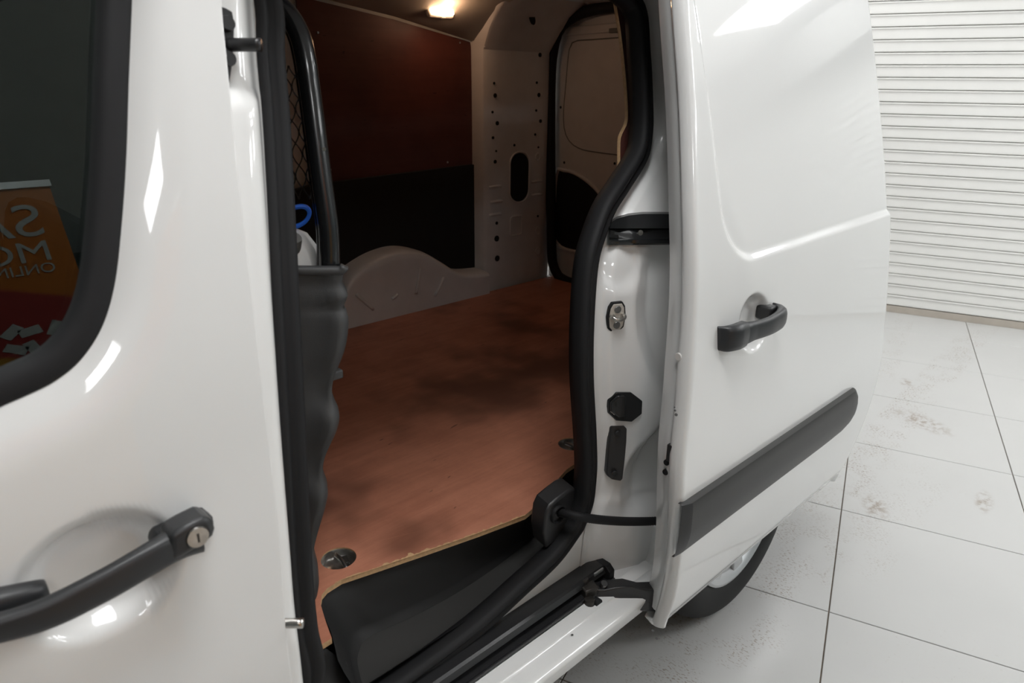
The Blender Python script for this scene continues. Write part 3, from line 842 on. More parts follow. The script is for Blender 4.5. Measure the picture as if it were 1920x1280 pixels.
# ---- plywood cargo floor
FZ = .585
fo = [atZ(px, py, FZ) for px, py in ((588, 1217), (622, 1196), (611, 1165), (601, 1132), (603, 1115), (613, 1103), (640, 1086), (700, 1066), (800, 1032), (900, 997), (985, 965), (997, 955), (1003, 938), (1015, 925), (1040, 905), (1062, 880))]
fo = [np.array([.26, fo[0][1]+.004, FZ])] + fo + [np.array([1.26, .985, FZ]), np.array([2.42, .985, FZ]), np.array([2.42, 2.24, FZ]), np.array([.26, 2.24, FZ])]
CUPS = [(atZ(635, 1046, FZ), .034), (atZ(1071, 832, FZ), .034)]


def keyhole(outline, holes):
    """one outline that runs into each hole and back again"""
    out = [np.array(p) for p in outline]
    for c, r in holes:
        k = min(range(1, 17), key=lambda q: np.linalg.norm(np.array(outline[q]) - c)); v = np.array(outline[k])
        k = next(q for q in range(len(out)) if np.allclose(out[q], v)); a0 = math.atan2(v[1]-c[1], v[0]-c[0])
        ar = sum(out[q][0]*out[(q+1) % len(out)][1] - out[(q+1) % len(out)][0]*out[q][1] for q in range(len(out)))
        sg = -1 if ar > 0 else 1
        ring = [c + np.array([r*math.cos(a0 + sg*t), r*math.sin(a0 + sg*t), 0]) for t in np.linspace(0, 2*PI, 33)]
        out = out[:k+1] + ring + out[k:]
    return out


cf = prism('cargo_floor', keyhole(fo, CUPS), (0, 0, -.011), None, van, bevel=0, mats=[M['ply'], M['plyedge']], side=1, smooth=False); cf['label'] = 'worn reddish plywood cargo floor'
# splintered pale veneer along the step edge
ec = crom([atZ(px, py, FZ+.0006) for px, py in ((628, 1092), (640, 1086), (700, 1066), (800, 1032), (900, 997), (985, 965))], 160)
V = []; wv = 0
for i, p in enumerate(ec):
    t_ = ec[min(i+1, 159)] - ec[max(i-1, 0)]; nn = np.array([-t_[1], t_[0], 0]); nn /= np.linalg.norm(nn)
    if nn[1] < 0: nn = -nn
    wv = max(.0, min(.007, random.choice((wv, wv + random.uniform(-.003, .003), random.uniform(0, .0035)))))
    if 56 < i < 60: wv = .011
    if i < 20: wv = min(wv, .003)
    V += [p - nn*.0008, p + nn*wv]
meshobj('splintered_edge', V, [(2*i, 2*i+1, 2*i+3, 2*i+2) for i in range(159)], M['plyedge'], cf, smooth=False)


def tie_ring(c, r):
    b = disc('tie_down_cup', c, (0, 0, 1), r, .002, M['chrome'], cf, n=28,
             prof=[(r*1.0, -.003), (r*.985, -.006), (r*.93, -.016), (r*.80, -.020), (r*.3, -.021), (.0001, -.021)])
    b['label'] = 'recessed steel tie down cup'
    tube('tie_down_bar', crom([c + np.array([r*.05, -r*.88, -.012]), c + np.array([r*.15, 0, -.007]), c + np.array([r*.25, r*.85, -.012])], 8), .0045, M['greymetal'], b, up=(0, 0, 1))
    disc('screw', c + np.array([-r*.45, -.2*r, -.021]), (0, 0, 1), r*.2, .006, M['chrome'], b, n=12)
    box('hook_tab', c + np.array([r*.45, r*.1, -.015]), (r*.35, r*.7, .006), M['darkmetal'], b, bevel=.001, rot=('Z', -.3))


for c_, r_ in CUPS: tie_ring(c_, r_)
# ---- black step well moulding
N = 60
cA = crom([atZ(px, py, FZ-.012) for px, py in ((640, 1250), (628, 1200), (614, 1165), (604, 1132), (606, 1116), (615, 1105), (640, 1089), (700, 1069), (800, 1035), (900, 1000), (985, 968), (1003, 960))], N)
cB0 = crom([atZ(px, py, .472) for px, py in ((676, 1310), (664, 1262), (657, 1225), (662, 1195), (672, 1182), (690, 1172), (715, 1163), (760, 1143), (844, 1103), (920, 1054), (985, 1006), (1012, 985))], N)
cB1 = crom([atZ(px, py, .458) for px, py in ((690, 1310), (676, 1270), (670, 1235), (678, 1208), (688, 1197), (704, 1187), (731, 1175), (773, 1156), (852, 1114), (925, 1066), (988, 1018), (1015, 995))], N)
cC = crom([(x, .852 + .03*ss(.85, 1.05, x), .458) for x in np.linspace(.40, 1.04, 12)], N)
cD = crom([(x, .828 + .03*ss(.85, 1.05, x), .490 + .06*ss(.85, 1.05, x)) for x in np.linspace(.36, 1.04, 12)], N)
top0 = cA + np.array([0, .010, .006])
mid = cA*.5 + cB0*.5 + np.array([0, .001, 0])
lip_ = cA*.92+cB0*.08 - np.array([0, .003, .004])
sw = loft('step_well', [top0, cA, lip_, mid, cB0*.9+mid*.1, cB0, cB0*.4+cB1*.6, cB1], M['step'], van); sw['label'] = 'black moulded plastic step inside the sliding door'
tr = loft('step_tread', [cB1 - np.array([0, -.002, .0005]), cB1*.9+cC*.1, cB1*.5+cC*.5, cC*.9+cB1*.1, cC, cC*.5+cD*.5, cD], M['tread'], sw); tr['label'] = 'dusty textured tread of the step, painted lighter as if lit'
# rounded foot of the pillar trim at the front of the step
bl = atZ(628, 1268, .52)
rows = [np.array([(x, y, z) for x in np.linspace(.24, .445, 14)]) for y, z in ((.875, .574), (.868, .576), (.862, .572), (.852, .55), (.838, .535), (.825, .525), (.818, .50))]
for r in rows: r[:, 0] = np.minimum(r[:, 0], .447); r[:, 2] -= .05*ss(.405, .447, r[:, 0])
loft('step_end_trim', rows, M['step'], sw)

# ---- bulkhead: moulded lower panel with a wavy edge, tube frame, mesh
E0 = np.array([.529, .920]); E1 = np.array([.453, .967]); dirb = (E1-E0)/np.linalg.norm(E1-E0)
wav = [(.556, 1.193), (.552, 1.175), (.546, 1.150), (.552, 1.125), (.558, 1.112), (.549, 1.095), (.546, 1.082), (.554, 1.068), (.555, 1.05), (.545, 1.02), (.525, .985), (.513, .966), (.514, .945), (.5165, .925), (.503, .89), (.484, .855), (.483, .835), (.4855, .80), (.470, .765), (.454, .72), (.452, .69), (.4545, .66), (.445, .625), (.427, .59), (.424, .56)]
edge_px2 = [(641, 503), (642, 515), (639, 532), (645, 545), (650, 556), (645, 570), (641, 580), (648, 590), (651, 612), (644, 660), (624, 712), (620, 742), (625, 762), (634, 785), (628, 815), (607, 862), (603, 893), (612, 925), (608, 955), (592, 1010), (586, 1042), (593, 1075), (595, 1105), (586, 1150), (577, 1178), (574, 1215)]


def bulk_pt(px, py, off=0):
    """point on the upright plane of the bulkhead panel"""
    nrm = np.array([-dirb[1], dirb[0], 0]); p0 = np.array([E0[0], E0[1], 0]); d = rayd(px, py); t = nrm.dot(p0 - O_)/nrm.dot(d)
    return O_ + d*t + nrm*off


ecur = crom([bulk_pt(*q) for q in edge_px2], 110)
nrm = np.array([-dirb[1], dirb[0], 0]);  nrm = nrm if nrm[1] < 0 else -nrm      # faces the eye
d3 = np.array([dirb[0], dirb[1], 0])
rows = []
kx = ecur[:, 0]; bulge = ecur[:, 0] - np.convolve(np.pad(ecur[:, 0], 12, mode='edge'), np.ones(25)/25, 'valid')
for s, back, mul in ((-.0, .035, 0), (-.002, .012, 0), (.0, .003, 0), (.006, -.001, .6), (.014, -.002, .8), (.026, .001, .5), (.05, .002, .2), (.09, 0, 0), (.16, 0, 0), (.22, 0.0, 0)):
    r = ecur + d3*s - nrm*back + nrm*(mul*bulge*1.4)[:, None]; rows.append(r)
bk = loft('bulkhead_panel', rows, M['felt'], van); bk['label'] = 'dark grey moulded bulkhead panel with a wavy edge'
tl = [r[0] for r in rows[2:]]
sweep('panel_rim', crom([bulk_pt(646, 500), bulk_pt(640, 508), bulk_pt(620, 508.5), bulk_pt(580, 508.5), bulk_pt(530, 508), bulk_pt(480, 508)], 30), [(.006, -.012), (.006, .001), (.003, .0035), (-.003, .0035), (-.006, .001), (-.006, -.012)], M['felt'], bk, up=tuple(nrm))
# tube frame
tp = crom([bulk_pt(620, 560, -.03), bulk_pt(617, 500, -.03), bulk_pt(616, 460, -.032), bulk_pt(613, 425, -.035), bulk_pt(603, 360, -.045), bulk_pt(590, 270, -.06), bulk_pt(577, 180, -.075), bulk_pt(566, 110, -.085), bulk_pt(553, 60, -.095), bulk_pt(530, 18, -.105), bulk_pt(495, -15, -.115), bulk_pt(440, -50, -.13)], 60)
tb = tube('bulkhead_tube', tp, .0155, M['blackpaint'], van, up=(1, 0, 0), n=18); tb['label'] = 'black tubular bulkhead frame'
tp2 = tp + nrm*(-.03) + d3*.012
tube('inner_tube', tp2, .009, M['blackpaint'], tb, up=(1, 0, 0))
for q in ((606, 283), (625, 440)):
    p = bulk_pt(*q, -.045); disc('weld_mark', p + nrm*.016, tuple(nrm), .003, .002, M['chrome'], tb, n=10)
# diamond mesh: crossed wavy wires
wires = []
def meshpt(u, v): return bulk_pt(562 + 44*v - 85*u, 120 + 270*v, -.085)
V = []; Fq = []
def addtube(path, r):
    P = np.array(path); m = 5; base = len(V); up = nrm
    for i in range(len(P)):
        T_ = P[min(i+1, len(P)-1)] - P[max(i-1, 0)]; T_ /= np.linalg.norm(T_); s = np.cross(T_, up); s /= np.linalg.norm(s); u = np.cross(s, T_)
        for k in range(m): V.append(P[i] + s*r*math.cos(2*PI*k/m) + u*r*math.sin(2*PI*k/m))
    for i in range(len(P)-1):
        for k in range(m): Fq.append((base+i*m+k, base+i*m+(k+1) % m, base+(i+1)*m+(k+1) % m, base+(i+1)*m+k))
nc, nr = 4, 6
for c_ in range(nc+1):
    for sg in (0, 1):
        path = []
        for r_ in range(nr*6+1):
            v = r_/(nr*6.0); ph = v*nr*PI
            u = (c_ + (.25 if sg == 0 else -.25)*math.cos(ph)*1.9 + (0 if sg == 0 else .0))/nc
            path.append(meshpt(u, v) + nrm*(.0012 if sg else -.0012))
        addtube(path, .0011)
o = meshobj('wire_mesh', V, Fq, M['blackpaint'], tb); o['label'] = 'black diamond wire mesh of the bulkhead'; o['kind'] = 'stuff'

# ---- far side of the cargo bay
YF = 2.33
WHT = M['white_dull']
fp = lambda px, py, Y=YF: atY(px, py, Y)
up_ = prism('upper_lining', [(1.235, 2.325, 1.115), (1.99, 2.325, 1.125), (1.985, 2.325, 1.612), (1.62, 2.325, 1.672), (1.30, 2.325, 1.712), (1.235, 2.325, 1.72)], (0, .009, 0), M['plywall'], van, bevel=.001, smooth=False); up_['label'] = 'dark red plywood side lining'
for q in ((596, 61), (603, 200), (605, 236), (619, 318), (839, 304), (862, 80)):
    disc('screw', fp(*q, 2.325), (0, -1, 0), .0042, .002, M['chrome'], up_, n=8)
lowp = [fp(*q, 2.315) for q in ((884, 308), (895, 309), (902, 314), (907, 324), (909, 340), (911, 400), (912, 528), (880, 535))]
lp = prism('lower_lining', [np.array([.90, 2.315, 1.055]), fp(590, 345, 2.315)] + lowp + [np.array([.90, 2.315, .60])], (0, .02, 0), M['blackpanel'], van, bevel=.003); lp['label'] = 'matt black lower side lining'
# wheel arch box with rounded top
ao_ = crom([fp(*q, 2.215) for q in ((600, 640), (630, 610), (645, 560), (662, 525), (690, 502), (725, 484), (762, 475), (800, 480), (830, 496), (856, 512), (880, 518), (918, 515))], 70)
base = ao_.copy(); base[:, 2] = FZ - .01
rows = [base, base*.5+ao_*.5, ao_*.9+base*.1]
for dy, dz, s in ((0, -.004, 0), (.006, .004, 0), (.02, .010, 0), (.05, .014, 0), (.12, .014, 0)):
    r = ao_.copy(); r[:, 1] += dy; r[:, 2] += dz; rows.append(r)
wa = loft('wheel_arch', rows, WHT, van); wa['label'] = 'bare white painted wheel arch'
for a, b in (((788, 502), (780, 550)), ((832, 520), (815, 555)), ((668, 552), (700, 580)), ((745, 552), (735, 560))):
    p, q = fp(*a, 2.212), fp(*b, 2.212); tube('pressed_rib', crom([p, p*.5+q*.5 - np.array([0, .003, 0]), q], 8), .006, WHT, wa, up=(0, -1, 0), n=8)
# far outer skin behind everything, and the bare metal bay in front of the lining
side_far = prism('far_side', [(-.9, 2.36, .35), (2.47, 2.36, .35), (2.47, 2.36, 1.60), (2.2, 2.36, 1.74), (-.2, 2.36, 1.76), (-.9, 2.36, 1.15)], (0, .05, 0), WHT, van, bevel=0); side_far['label'] = 'far white steel side of the van'
# rear corner pillar, standing proud of the lining
pz = [.575, .8, 1.0, 1.2, 1.4, 1.585]
prow = []
for z in pz:
    prow.append(np.array([(1.985, 2.345, z), (1.988, 2.31, z), (1.992, 2.285, z), (2.000, 2.268, z), (2.012, 2.262, z), (2.10, 2.262, z), (2.20, 2.262, z), (2.335, 2.262, z), (2.342, 2.260, z), (2.37, 2.264, z), (2.405, 2.278, z), (2.438, 2.292, z), (2.450, 2.37, z)]))
for z, k in ((1.60, .01), (1.66, .05), (1.72, .11), (1.77, .19)):
    r = prow[-1] if z == 1.60 else prow[5]
    r = prow[5].copy(); r[:, 1] -= k; r[:, 2] = z; r[:5, 0] -= k*.25; prow.append(r)
dpil = loft('corner_pillar', prow, WHT, van, auto=30); dpil['label'] = 'white steel rear corner pillar with fixing holes'
prism('pillar_ledge', [(2.0, 2.262, 1.592), (2.342, 2.26, 1.600), (2.342, 2.26, 1.607), (2.0, 2.262, 1.599)], (0, -.004, 0), WHT, dpil, bevel=.001)


def pill(name, px0, py0, px1, py1, Y, m, parent, depth=.003):
    a = atY(px0, py0, Y); b = atY(px1, py1, Y); cx, cz = .5*(a[0]+b[0]), .5*(a[2]+b[2]); w_, h_ = abs(b[0]-a[0]), abs(a[2]-b[2])
    return prism(name, [(x, Y, z) for x, z in rrect(cx, cz, w_, h_, min(w_, h_)*.49, 6)], (0, -depth, 0), m, parent, bevel=0)


rows = []
pill('oval_opening_shade', 957, 288, 989, 375, 2.261, M['hole'], dpil)
a = atY(957, 288, 2.261); b = atY(989, 375, 2.261)
rim = [(x, 2.259, z) for x, z in rrect(.5*(a[0]+b[0]), .5*(a[2]+b[2]), abs(b[0]-a[0])+.008, abs(a[2]-b[2])+.008, .05, 8)]
sweep('opening_lip', rim, circ(.0035, 8), WHT, dpil, closed=True)
for q, r in (((926, 156), .006), ((928, 179), .010), ((923, 210), .006), ((932, 231), .010), ((924, 258), .007), ((964, 272), .006), ((930, 283), .005), ((928, 303), .009), ((1012, 103), .010), ((1006, 155), .006), ((1010, 178), .010), ((1005, 207), .006), ((1013, 227), .009), ((1003, 252), .006), ((1009, 276), .005), ((931, 418), .008), ((931, 447), .015), ((932, 484), .015), ((1008, 405), .006)):
    Y = 2.2615 if q[0] < 995 else 2.2615; disc('fixing_hole_shade', atY(*q, Y), (0, -1, 0), r*.9, .0035, M['hole'], dpil, n=12)  # black discs on the surface paint the shade inside the holes
for q in ((930, 350), (932, 378), (930, 402), (1008, 340), (1008, 365)):
    p = atY(*q, 2.261 if q[0] < 995 else 2.2615); tube('pressed_rib', crom([p + np.array([-.04, 0, 0]), p + np.array([0, -.003, .002]), p + np.array([.03, 0, 0])], 6), .006, WHT, dpil, up=(0, -1, 0), n=8)
for q, s in (((968, 423), (.07, .085)),):
    p = atY(*q, 2.260); sweep('pressed_square', [(x, 2.2605, z) for x, z in rrect(p[0], p[2], *s, .01, 4)], circ(.003, 6), WHT, dpil, closed=True)
for q in ((1008, 294), (1008, 432), (1008, 470)):
    p = atY(*q, 2.2615); sweep('pressed_ring', [(p[0]+.014*math.cos(a), 2.2605, p[2]+.016*math.sin(a)) for a in np.linspace(0, 2*PI, 17)[:-1]], circ(.0025, 6), WHT, dpil, closed=True)
# black ovals painting the shade of holes in the upper corner
for a_, b_ in (((986, 15), (1004, 38)), ((1022, -12), (1044, 9))):
    p = .5*(atY(*a_, 2.17) + atY(*b_, 2.17)); w2 = np.linalg.norm(atY(*a_, 2.17) - atY(*b_, 2.17))
    o = prism('oval_hole_shade', [p + np.array([x*.6 - z*.25, z*.2, x*.25 + z]) for x, z in rrect(0, 0, .045, .075, .02, 5)], (0, -.004, -.001), M['hole'], dpil, bevel=0)

# roof edge: head panel carrying the lamp
hp = loft('head_panel', [np.array([(.4, 2.33, 1.78), (1.235, 2.325, 1.735), (1.30, 2.322, 1.722), (1.62, 2.322, 1.682), (1.99, 2.322, 1.615)]), np.array([(.4, 2.31, 1.785), (1.235, 2.305, 1.738), (1.30, 2.302, 1.724), (1.62, 2.302, 1.684), (1.99, 2.302, 1.617)]),
                        np.array([(.4, 2.15, 1.79), (1.235, 2.14, 1.775), (1.30, 2.14, 1.77), (1.62, 2.14, 1.755), (1.99, 2.14, 1.735)]), np.array([(.4, 1.95, 1.80), (1.235, 1.95, 1.80), (1.30, 1.95, 1.80), (1.62, 1.95, 1.80), (2.02, 1.95, 1.80)])], M['headliner'], van, auto=30)
hp['label'] = 'beige head panel under the roof edge'
roof_in = prism('roof', [(-.2, .88, 1.80), (2.20, .88, 1.80), (2.47, 1.02, 1.80), (2.47, 2.36, 1.80), (-.2, 2.36, 1.80)], (0, 0, .03), WHT, van, bevel=.01); roof_in['label'] = 'white steel roof'
prism('roof_edge', [(-.25, .80, 1.715), (2.10, .80, 1.715), (2.10, .88, 1.815), (-.25, .88, 1.815)], (0, .02, -.012), M['white'], roof_in, bevel=.004)
prism('roof_edge', [(-.25, .81, 1.715), (2.10, .81, 1.715), (2.40, 1.02, 1.70), (-.25, 1.02, 1.70)], (0, 0, .01), WHT, roof_in, bevel=.002)
# lamp
lc = atY(826, 20, 2.235)
lm = box('cargo_lamp', lc + np.array([0, .012, .004]), (.118, .020, .062), mat('lamp_housing', (.8, .74, .68), .4), van, bevel=.008, rot=('X', -.5)); lm['label'] = 'lit rectangular cargo lamp'
box('lamp_lens', lc + np.array([0, -.004, .006]), (.104, .016, .044), M['lamp'], lm, bevel=.006, rot=('X', -.5))
box('lamp_switch', lc + np.array([.005, -.008, -.024]), (.018, .008, .006), M['grey'], lm, bevel=.001, rot=('X', -.5))
disc('lamp_screw', atY(873, 25, 2.24), (0, -1, -.4), .008, .006, M['striker'], lm, n=14)
pld = bpy.data.lights.new('lamp_bulb', 'POINT'); pld.shadow_soft_size = .025; pld.energy = .55; pld.color = (1, .60, .36)
plo = bpy.data.objects.new('lamp_bulb', pld); link(plo, lm); plo.location = Vector(lc + np.array([0, -.055, -.005]))

# ---- rear end: opening rubber and two rear doors
XD = 2.44
rpx = [(1190, 6), (1150, 12), (1110, 18), (1075, 30), (1048, 52), (1036, 85), (1030, 140), (1029, 250), (1030, 380), (1032, 480), (1037, 505), (1050, 522), (1080, 534)]
rr = [atX(px+3, py, XD-.03) for px, py in rpx]
rloop = crom([np.array([XD-.02, 1.10, 1.77])] + rr + [np.array([XD-.02, 1.90, .575]), np.array([XD-.02, 1.1, .575])], 90)
o = tube('rear_opening_seal', rloop, .023, M['rubber'], van, up=(1, 0, 0)); o['label'] = 'black rubber seal around the rear doorway'
fq = [np.array([(XD-.005, y, z) for y, z in ((2.235, .56), (2.235, 1.62), (2.16, 1.76), (1.9, 1.80))]), np.array([(XD-.022, y, z) for y, z in ((2.20, .56), (2.25, 1.60), (2.18, 1.735), (1.9, 1.79))])]


def rear_door(yc0, yc1, name_):
    """double rear door seen from inside, hinged at yc0, meeting at yc1"""
    s = 1 if yc1 > yc0 else -1
    y = lambda t: yc0 + (yc1-yc0)*t
    d = prism(name_, [(XD+.012, y(0), .50), (XD+.012, y(1), .50), (XD+.012, y(1), 1.79), (XD+.012, y(.12), 1.79), (XD+.012, y(0), 1.70)], (.03, 0, 0), WHT, van, bevel=.004)
    Wd = abs(yc1-yc0)
    # blanked window field; a grey bead paints the shade of its pressed line
    ring = [(XD+.011, yy, zz) for yy, zz in ([(y(.13), 1.60), (y(.11), 1.45), (y(.10), 1.32), (y(.13), 1.24), (y(.22), 1.195), (y(.40), 1.18), (y(.9), 1.18), (y(.93), 1.23), (y(.93), 1.58), (y(.88), 1.635), (y(.30), 1.635), (y(.17), 1.63)])]
    sweep('pressed_line_shade', crom(ring, 60, closed=True), circ(.0030, 6), M['grey'], d, up=(1, 0, 0), closed=True)
    prism('upper_field', [(p[0]-.001, p[1], p[2]) for p in crom(ring, 40, closed=True)], (.004, 0, 0), WHT, d, bevel=0)
    lw = crom([(XD+.006, yy, zz) for yy, zz in ((y(.06), 1.06), (y(.12), 1.085), (y(.25), 1.075), (y(.42), 1.02), (y(.58), .92), (y(.72), .82), (y(.74), .74), (y(.5), .73), (y(.2), .72), (y(.09), .74), (y(.05), .80))], 44, closed=True)
    q = prism('lower_panel', lw, (.008, 0, 0), M['blackpanel'], d, bevel=0); q['label'] = 'matt black lower panel'
    sweep('panel_shoulder', lw, circ(.009, 8), WHT, d, up=(1, 0, 0), closed=True)
    prism('top_rail', [(XD+.01, y(.1), 1.655), (XD+.01, y(.95), 1.665), (XD+.01, y(.95), 1.70), (XD+.01, y(.12), 1.69)], (-.010, 0, 0), WHT, d, bevel=.005)
    box('catch', (XD+.0, y(.5), 1.665), (.012, .05, .018), M['grey'], d, bevel=.003)
    for a_, b_ in ((.07, 1.36), (.12, 1.12), (.55, 1.14), (.62, 1.13)): disc('fixing_hole_shade', (XD+.012, y(a_), b_), (-1, 0, 0), .006, .002, M['hole'], d, n=10)
    return d


rear_door(2.30, 1.62, 'rear_door')['label'] = 'rear door on the far side, seen from inside'
rear_door(1.03, 1.61, 'rear_door')['label'] = 'rear door on the near side, seen from inside'
box('rear_sill', (2.435, 1.68, .528), (.07, 1.38, .09), WHT, van, bevel=.003)['label'] = 'white steel sill under the rear doors'
# roof crossmember at the rear, catching the lamp
prism('rear_header', [(2.30, .95, 1.80), (2.44, .95, 1.785), (2.44, 2.12, 1.785), (2.30, 2.15, 1.80)], (0, 0, -.022), WHT, van, bevel=.006)['label'] = 'white steel header over the rear doors'
# near side plywood lining behind the jamb, its cut edge showing
ne = crom([atS(px, py, yj, .055) for px, py in ((1152, -30), (1156, 10), (1164, 60), (1171, 120), (1176, 180), (1177, 225), (1172, 240), (1165, 255), (1163, 270), (1163, 330), (1163, 372))], 40)
rows = [ne + np.array([0, .006, 0]), ne, ne + np.array([.10, .0, 0]), ne + np.array([.9, .0, 0])]
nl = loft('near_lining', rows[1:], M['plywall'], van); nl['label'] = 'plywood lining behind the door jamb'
loft('cut_edge', [ne + np.array([-.001, .0075, 0]), ne + np.array([-.002, .003, 0]), ne + np.array([-.001, -.001, 0])], M['plyedge'], nl)
# inner skin behind the jamb so that the bay is closed
prism('near_inner_side', [(1.32, .99, .50), (2.45, .99, .50), (2.45, 1.02, 1.72), (1.40, 1.02, 1.72)], (0, .01, 0), WHT, van, bevel=0)['label'] = 'inner steel skin of the near side'

# ---- underbody, wheels
prism('underbody', [(-1.75, .86, .26), (2.45, .86, .26), (2.45, 2.38, .26), (-1.75, 2.38, .26)], (0, 0, .10), M['dark'], van, bevel=0)['label'] = 'dark underbody'
prism('load_floor_pan', [(.24, 1.02, .50), (2.44, 1.02, .50), (2.44, 2.36, .50), (.24, 2.36, .50)], (0, 0, .06), M['dark'], van, bevel=0)['label'] = 'dark steel floor pan under the plywood'


def wheel(x, yface):
    c = np.array([x, yface, .315]); r = .315
    prof_ = [(.205, .03), (.208, .008), (.215, .002), (.235, -.003), (.262, -.004), (.285, .002), (.300, .013), (.309, .026), (.3145, .045), (.315, .10), (.3145, .155), (.309, .175), (.29, .19), (.22, .19)]
    t = disc('wheel', c, (0, 1, 0), r, .2, M['tyre'], van, n=72, prof=prof_); t['label'] = 'black tyre with silver wheel trim'
    for rr_ in (.2985, ): disc('tyre_groove', c + np.array([0, .0145, 0]), (0, 1, 0), rr_, .003, M['hole'], t, n=60, prof=[(rr_-.002, -.002), (rr_, -.0025), (rr_+.001, .0)])
    disc('trim_rim', c, (0, 1, 0), .2, .02, M['silver'], t, n=60, prof=[(.208, .012), (.206, .004), (.198, .002), (.186, .008), (.178, .020), (.10, .026), (.045, .012), (.0001, .010)])
    for k in range(9):
        a = 2*PI*k/9; d_ = np.array([math.cos(a), 0, math.sin(a)]); s_ = np.array([-math.sin(a), 0, math.cos(a)])
        prism('trim_spoke', [c + d_*.05 + s_*.014 + (0, .012, 0), c + d_*.192 + s_*.026 + (0, .010, 0), c + d_*.192 - s_*.026 + (0, .010, 0), c + d_*.05 - s_*.014 + (0, .012, 0)], (0, .016, 0), M['silver'], t, bevel=.003)
    return t


wheel(WX, .748); wheel(WX-2.728, .748)
prism('wheel_arch_liner', [(1.205, .80, .30), (1.255, .80, .50), (1.36, .80, .64), (1.63, .80, .72), (1.90, .80, .64), (2.0, .80, .5), (2.05, .80, .30)], (0, .30, 0), M['dark'], van, bevel=0)['label'] = 'black wheel arch liner'

# ---- front body, mostly out of the picture: wing, bonnet, screen, cab interior
prof_f = [(-.22, 1.81), (-.30, 1.78), (-.95, 1.20), (-1.0, 1.15), (-1.45, 1.02), (-1.78, .82), (-1.86, .60), (-1.86, .35)]
for nm, seg, m_, lab in (('windscreen', prof_f[1:4], 'screen', 'dark windscreen glass'), ('bonnet', prof_f[3:6], 'white', 'white bonnet'), ('front_panel', prof_f[5:], 'white', 'white nose of the van'), ('roof_front', prof_f[:2], 'white', 'white roof lip above the windscreen')):
    ys = np.linspace(.80, 2.40, 12); rows = [np.array([(x + .25*((y-1.6)/.8)**4*.6, y, z - .05*((y-1.6)/.8)**4) for y in ys]) for x, z in seg]
    loft(nm, rows, M[m_], van)['label'] = lab
Xw = np.linspace(-1.80, -.725, 60); Zw = np.linspace(.36, 1.12, 30); XX, ZZ = np.meshgrid(Xw, Zw, indexing='ij')
cxw2 = WX-2.728; ar = np.where(np.abs(XX-cxw2) < .38, .315 + np.sqrt(np.maximum(.38**2-(XX-cxw2)**2, 0)), .36); ar = np.maximum(ar, .36)
zt_ = np.interp(XX, [-1.80, -1.45, -1.0, -.725], [.80, .98, 1.10, 1.13]); ZZ = ar + (zt_-ar)*(ZZ-.36)/.76
gridobj('front_wing', XX, yb(ZZ) + .25*ss(-1.45, -1.85, XX), ZZ, M['white'], van)['label'] = 'white front wing'
prism('cab_floor', [(-.9, .86, .40), (.30, .86, .40), (.30, 2.36, .40), (-.9, 2.36, .40)], (0, 0, .02), M['dark'], van, bevel=0)['label'] = 'dark cab floor'
prism('cab_lining', [(-.9, 2.345, .42), (.30, 2.345, .42), (.30, 2.345, 1.77), (-.25, 2.345, 1.77), (-.9, 2.345, 1.18)], (0, .01, 0), M['plastic'], van, bevel=0)['label'] = 'dark windowless lining added to keep the far cab side dark'  # windowless sheet added to close the cab and keep it dark
prism('cab_headliner', [(-.28, .90, 1.77), (.36, .90, 1.77), (.36, 2.33, 1.77), (-.28, 2.33, 1.77)], (0, 0, .01), M['felt'], van, bevel=0)['label'] = 'dark cab headliner'
prism('dashboard', [(-.95, .88, .45), (-.60, .88, .45), (-.50, .88, .85), (-.55, .88, 1.02), (-.95, .88, 1.12)], (0, 1.45, 0), M['plastic'], van, bevel=.02)['label'] = 'dark dashboard'
prism('bulkhead_lower', [(.33, 1.05, .45), (.38, 1.05, .45), (.38, 1.05, .95), (.33, 1.05, .95)], (0, 1.28, 0), M['felt'], van, bevel=.005)['label'] = 'dark lower bulkhead behind the seats'
st_ = prism('seat', [(-.30, .98, .62), (.05, .98, .60), (.12, .98, .66), (.28, .98, 1.25), (.20, .98, 1.28), (.08, .98, .82), (-.02, .98, .74), (-.30, .98, .74)], (0, .46, 0), M['felt'], van, bevel=.03); st_['label'] = 'dark grey passenger seat'

# ---- canister with a blue loop, standing behind the bulkhead panel
jc = bulk_pt(548, 470, -.10)
JZ = 1.0
jug = empty('canister', (jc[0]-.02, jc[1], JZ)); tag(jug, 'white plastic canister with grey cap and blue loop behind the bulkhead', 'canister')
jx, jy = jc[0]-.02, jc[1]
ptop = bulk_pt(548, 452, -.10)[2]
body = disc('canister_body', (jx, jy, JZ+.0005), (0, 0, 1), .05, .5, M['jug'], jug, n=32, prof=[(.0001, 0), (.050, 0), (.056, .006), (.056, ptop-JZ-.075), (.054, ptop-JZ-.058), (.048, ptop-JZ-.03), (.034, ptop-JZ-.008), (.018, ptop-JZ), (.018, ptop-JZ+.004), (.0001, ptop-JZ+.004)])
box('bulkhead_shelf', (jx-.01, jy, JZ-.008), (.12, .12, .016), M['felt'], van, bevel=.003)['label'] = 'small dark ledge behind the bulkhead panel'
disc('cap', (jx-.012, jy-.030, ptop-.030), (0, -.5, 1), .017, .03, M['grey'], jug, n=20)
lc_ = bulk_pt(548, 425, -.085); e1 = d3*-1; loopb = []
for a in np.linspace(0, 2*PI, 40, endpoint=False):
    u, v = .0215*math.cos(a), .0135*math.sin(a); ca, sa = math.cos(.52), math.sin(.52)
    loopb.append(lc_ + e1*(u*ca - v*sa) + np.array([0, 0, 1])*(u*sa + v*ca))
lo = sweep('blue_loop', loopb, [(-.003, -.006), (.003, -.006), (.003, .006), (-.003, .006)], M['blue'], jug, up=tuple(nrm), closed=True); lo['label'] = 'blue strap loop'
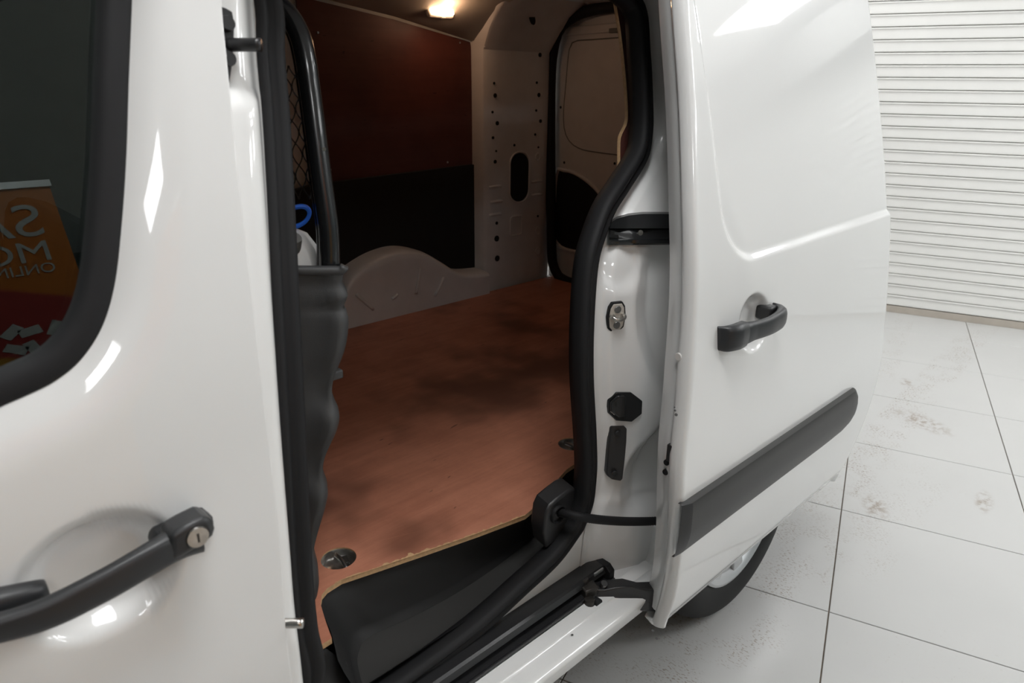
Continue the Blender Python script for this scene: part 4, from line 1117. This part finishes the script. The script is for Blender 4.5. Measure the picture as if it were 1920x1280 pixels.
tube('strap_tail', crom([loopb[20], loopb[20] + np.array([-.012, .004, -.012]), np.array([jx-.008, jy-.01, ptop+.0])], 10), .004, M['blue'], jug, up=(0, -1, 0))

# ------------------------------------------------------------------ roll-up banner behind the eye, mirrored in the window glass
def banner_material():
    m = bpy.data.materials.new('banner_print'); m.use_nodes = True; nt = m.node_tree; b = nt.nodes['Principled BSDF']
    tc = node(nt, 'ShaderNodeTexCoord').outputs['Object']; sep = node(nt, 'ShaderNodeSeparateXYZ'); nt.links.new(tc, sep.inputs[0])
    z = sep.outputs[2]; x = sep.outputs[0]
    d = math_(nt, 'ADD', z, math_(nt, 'MULTIPLY', x, .35))
    col = mixc(nt, ramp(nt, d, 1.78, 1.80), (.55, .06, .05), (.85, .25, .03))
    col = mixc(nt, ramp(nt, math_(nt, 'SUBTRACT', z, math_(nt, 'MULTIPLY', x, .8)), 2.0, 2.04), col, (.80, .20, .03))
    col = mixc(nt, math_(nt, 'SUBTRACT', 1.0, ramp(nt, d, 1.52, 1.54)), col, (.85, .40, .03))
    nt.links.new(col, b.inputs['Base Color']); b.inputs['Roughness'].default_value = .4; return m


BY = -.80; bx_edge = .475; BW = .60; BTOP = 2.06
bn = empty('roll_up_banner', (bx_edge-BW/2, BY, 0)); tag(bn, 'orange and red roll-up banner mirrored in the front door window', 'banner')
def bpart(name, x0, x1, z0, z1, y0, y1, m):
    return prism(name, [(x0, y0, z0), (x1, y0, z0), (x1, y0, z1), (x0, y0, z1)], (0, y1-y0, 0), m, bn, bevel=.0)
sheet = bpart('banner_sheet', bx_edge-BW, bx_edge, .08, BTOP, BY-.002, BY, banner_material())
bpart('top_bar', bx_edge-BW-.005, bx_edge+.005, BTOP, BTOP+.025, BY-.012, BY+.008, M['alu'])
bpart('base', bx_edge-BW-.02, bx_edge+.02, 0.0, .09, BY-.08, BY+.06, M['alu'])
bpart('pole', bx_edge-BW/2-.01, bx_edge-BW/2+.01, .09, BTOP, BY-.03, BY-.012, M['alu'])
ink = mat('white_print', (.8, .8, .76), .5)


def text(s, x, z, size, font_scale=1.0):
    cu = bpy.data.curves.new('lettering', 'FONT'); cu.body = s; cu.size = size; cu.extrude = .0008
    tmp = bpy.data.objects.new('tmp', cu); C.objects.link(tmp)
    dg = bpy.context.evaluated_depsgraph_get(); me = bpy.data.meshes.new_from_object(tmp.evaluated_get(dg)); bpy.data.objects.remove(tmp)
    # face +y: local x runs towards -x
    me.transform(Matrix(((-1, 0, 0, x), (0, 0, 1, BY+.002), (0, 1, 0, z), (0, 0, 0, 1))))
    me.materials.clear(); me.materials.append(ink)
    ob = bpy.data.objects.new('lettering', me); link(ob, bn); return ob


text('SA', bx_edge-.045, BTOP-.185, .18); text('MO', bx_edge-.05, BTOP-.29, .12); text('ONLIN', bx_edge-.055, BTOP-.335, .05)
random.seed(3)
for k in range(9):
    cx, cz = bx_edge - .10 - .055*(k % 3) - random.uniform(0, .02), BTOP - .53 - .06*(k//3) + random.uniform(-.02, .02); a = random.uniform(0, 3)
    P = [(cx + .028*sx*math.cos(a) - .016*sz*math.sin(a), BY+.0005, cz + .028*sx*math.sin(a) + .016*sz*math.cos(a)) for sx, sz in ((-1, -1), (1, -1), (1, 1), (-1, 1))]
    prism('printed_card', P, (0, .001, 0), ink, bn, bevel=0)
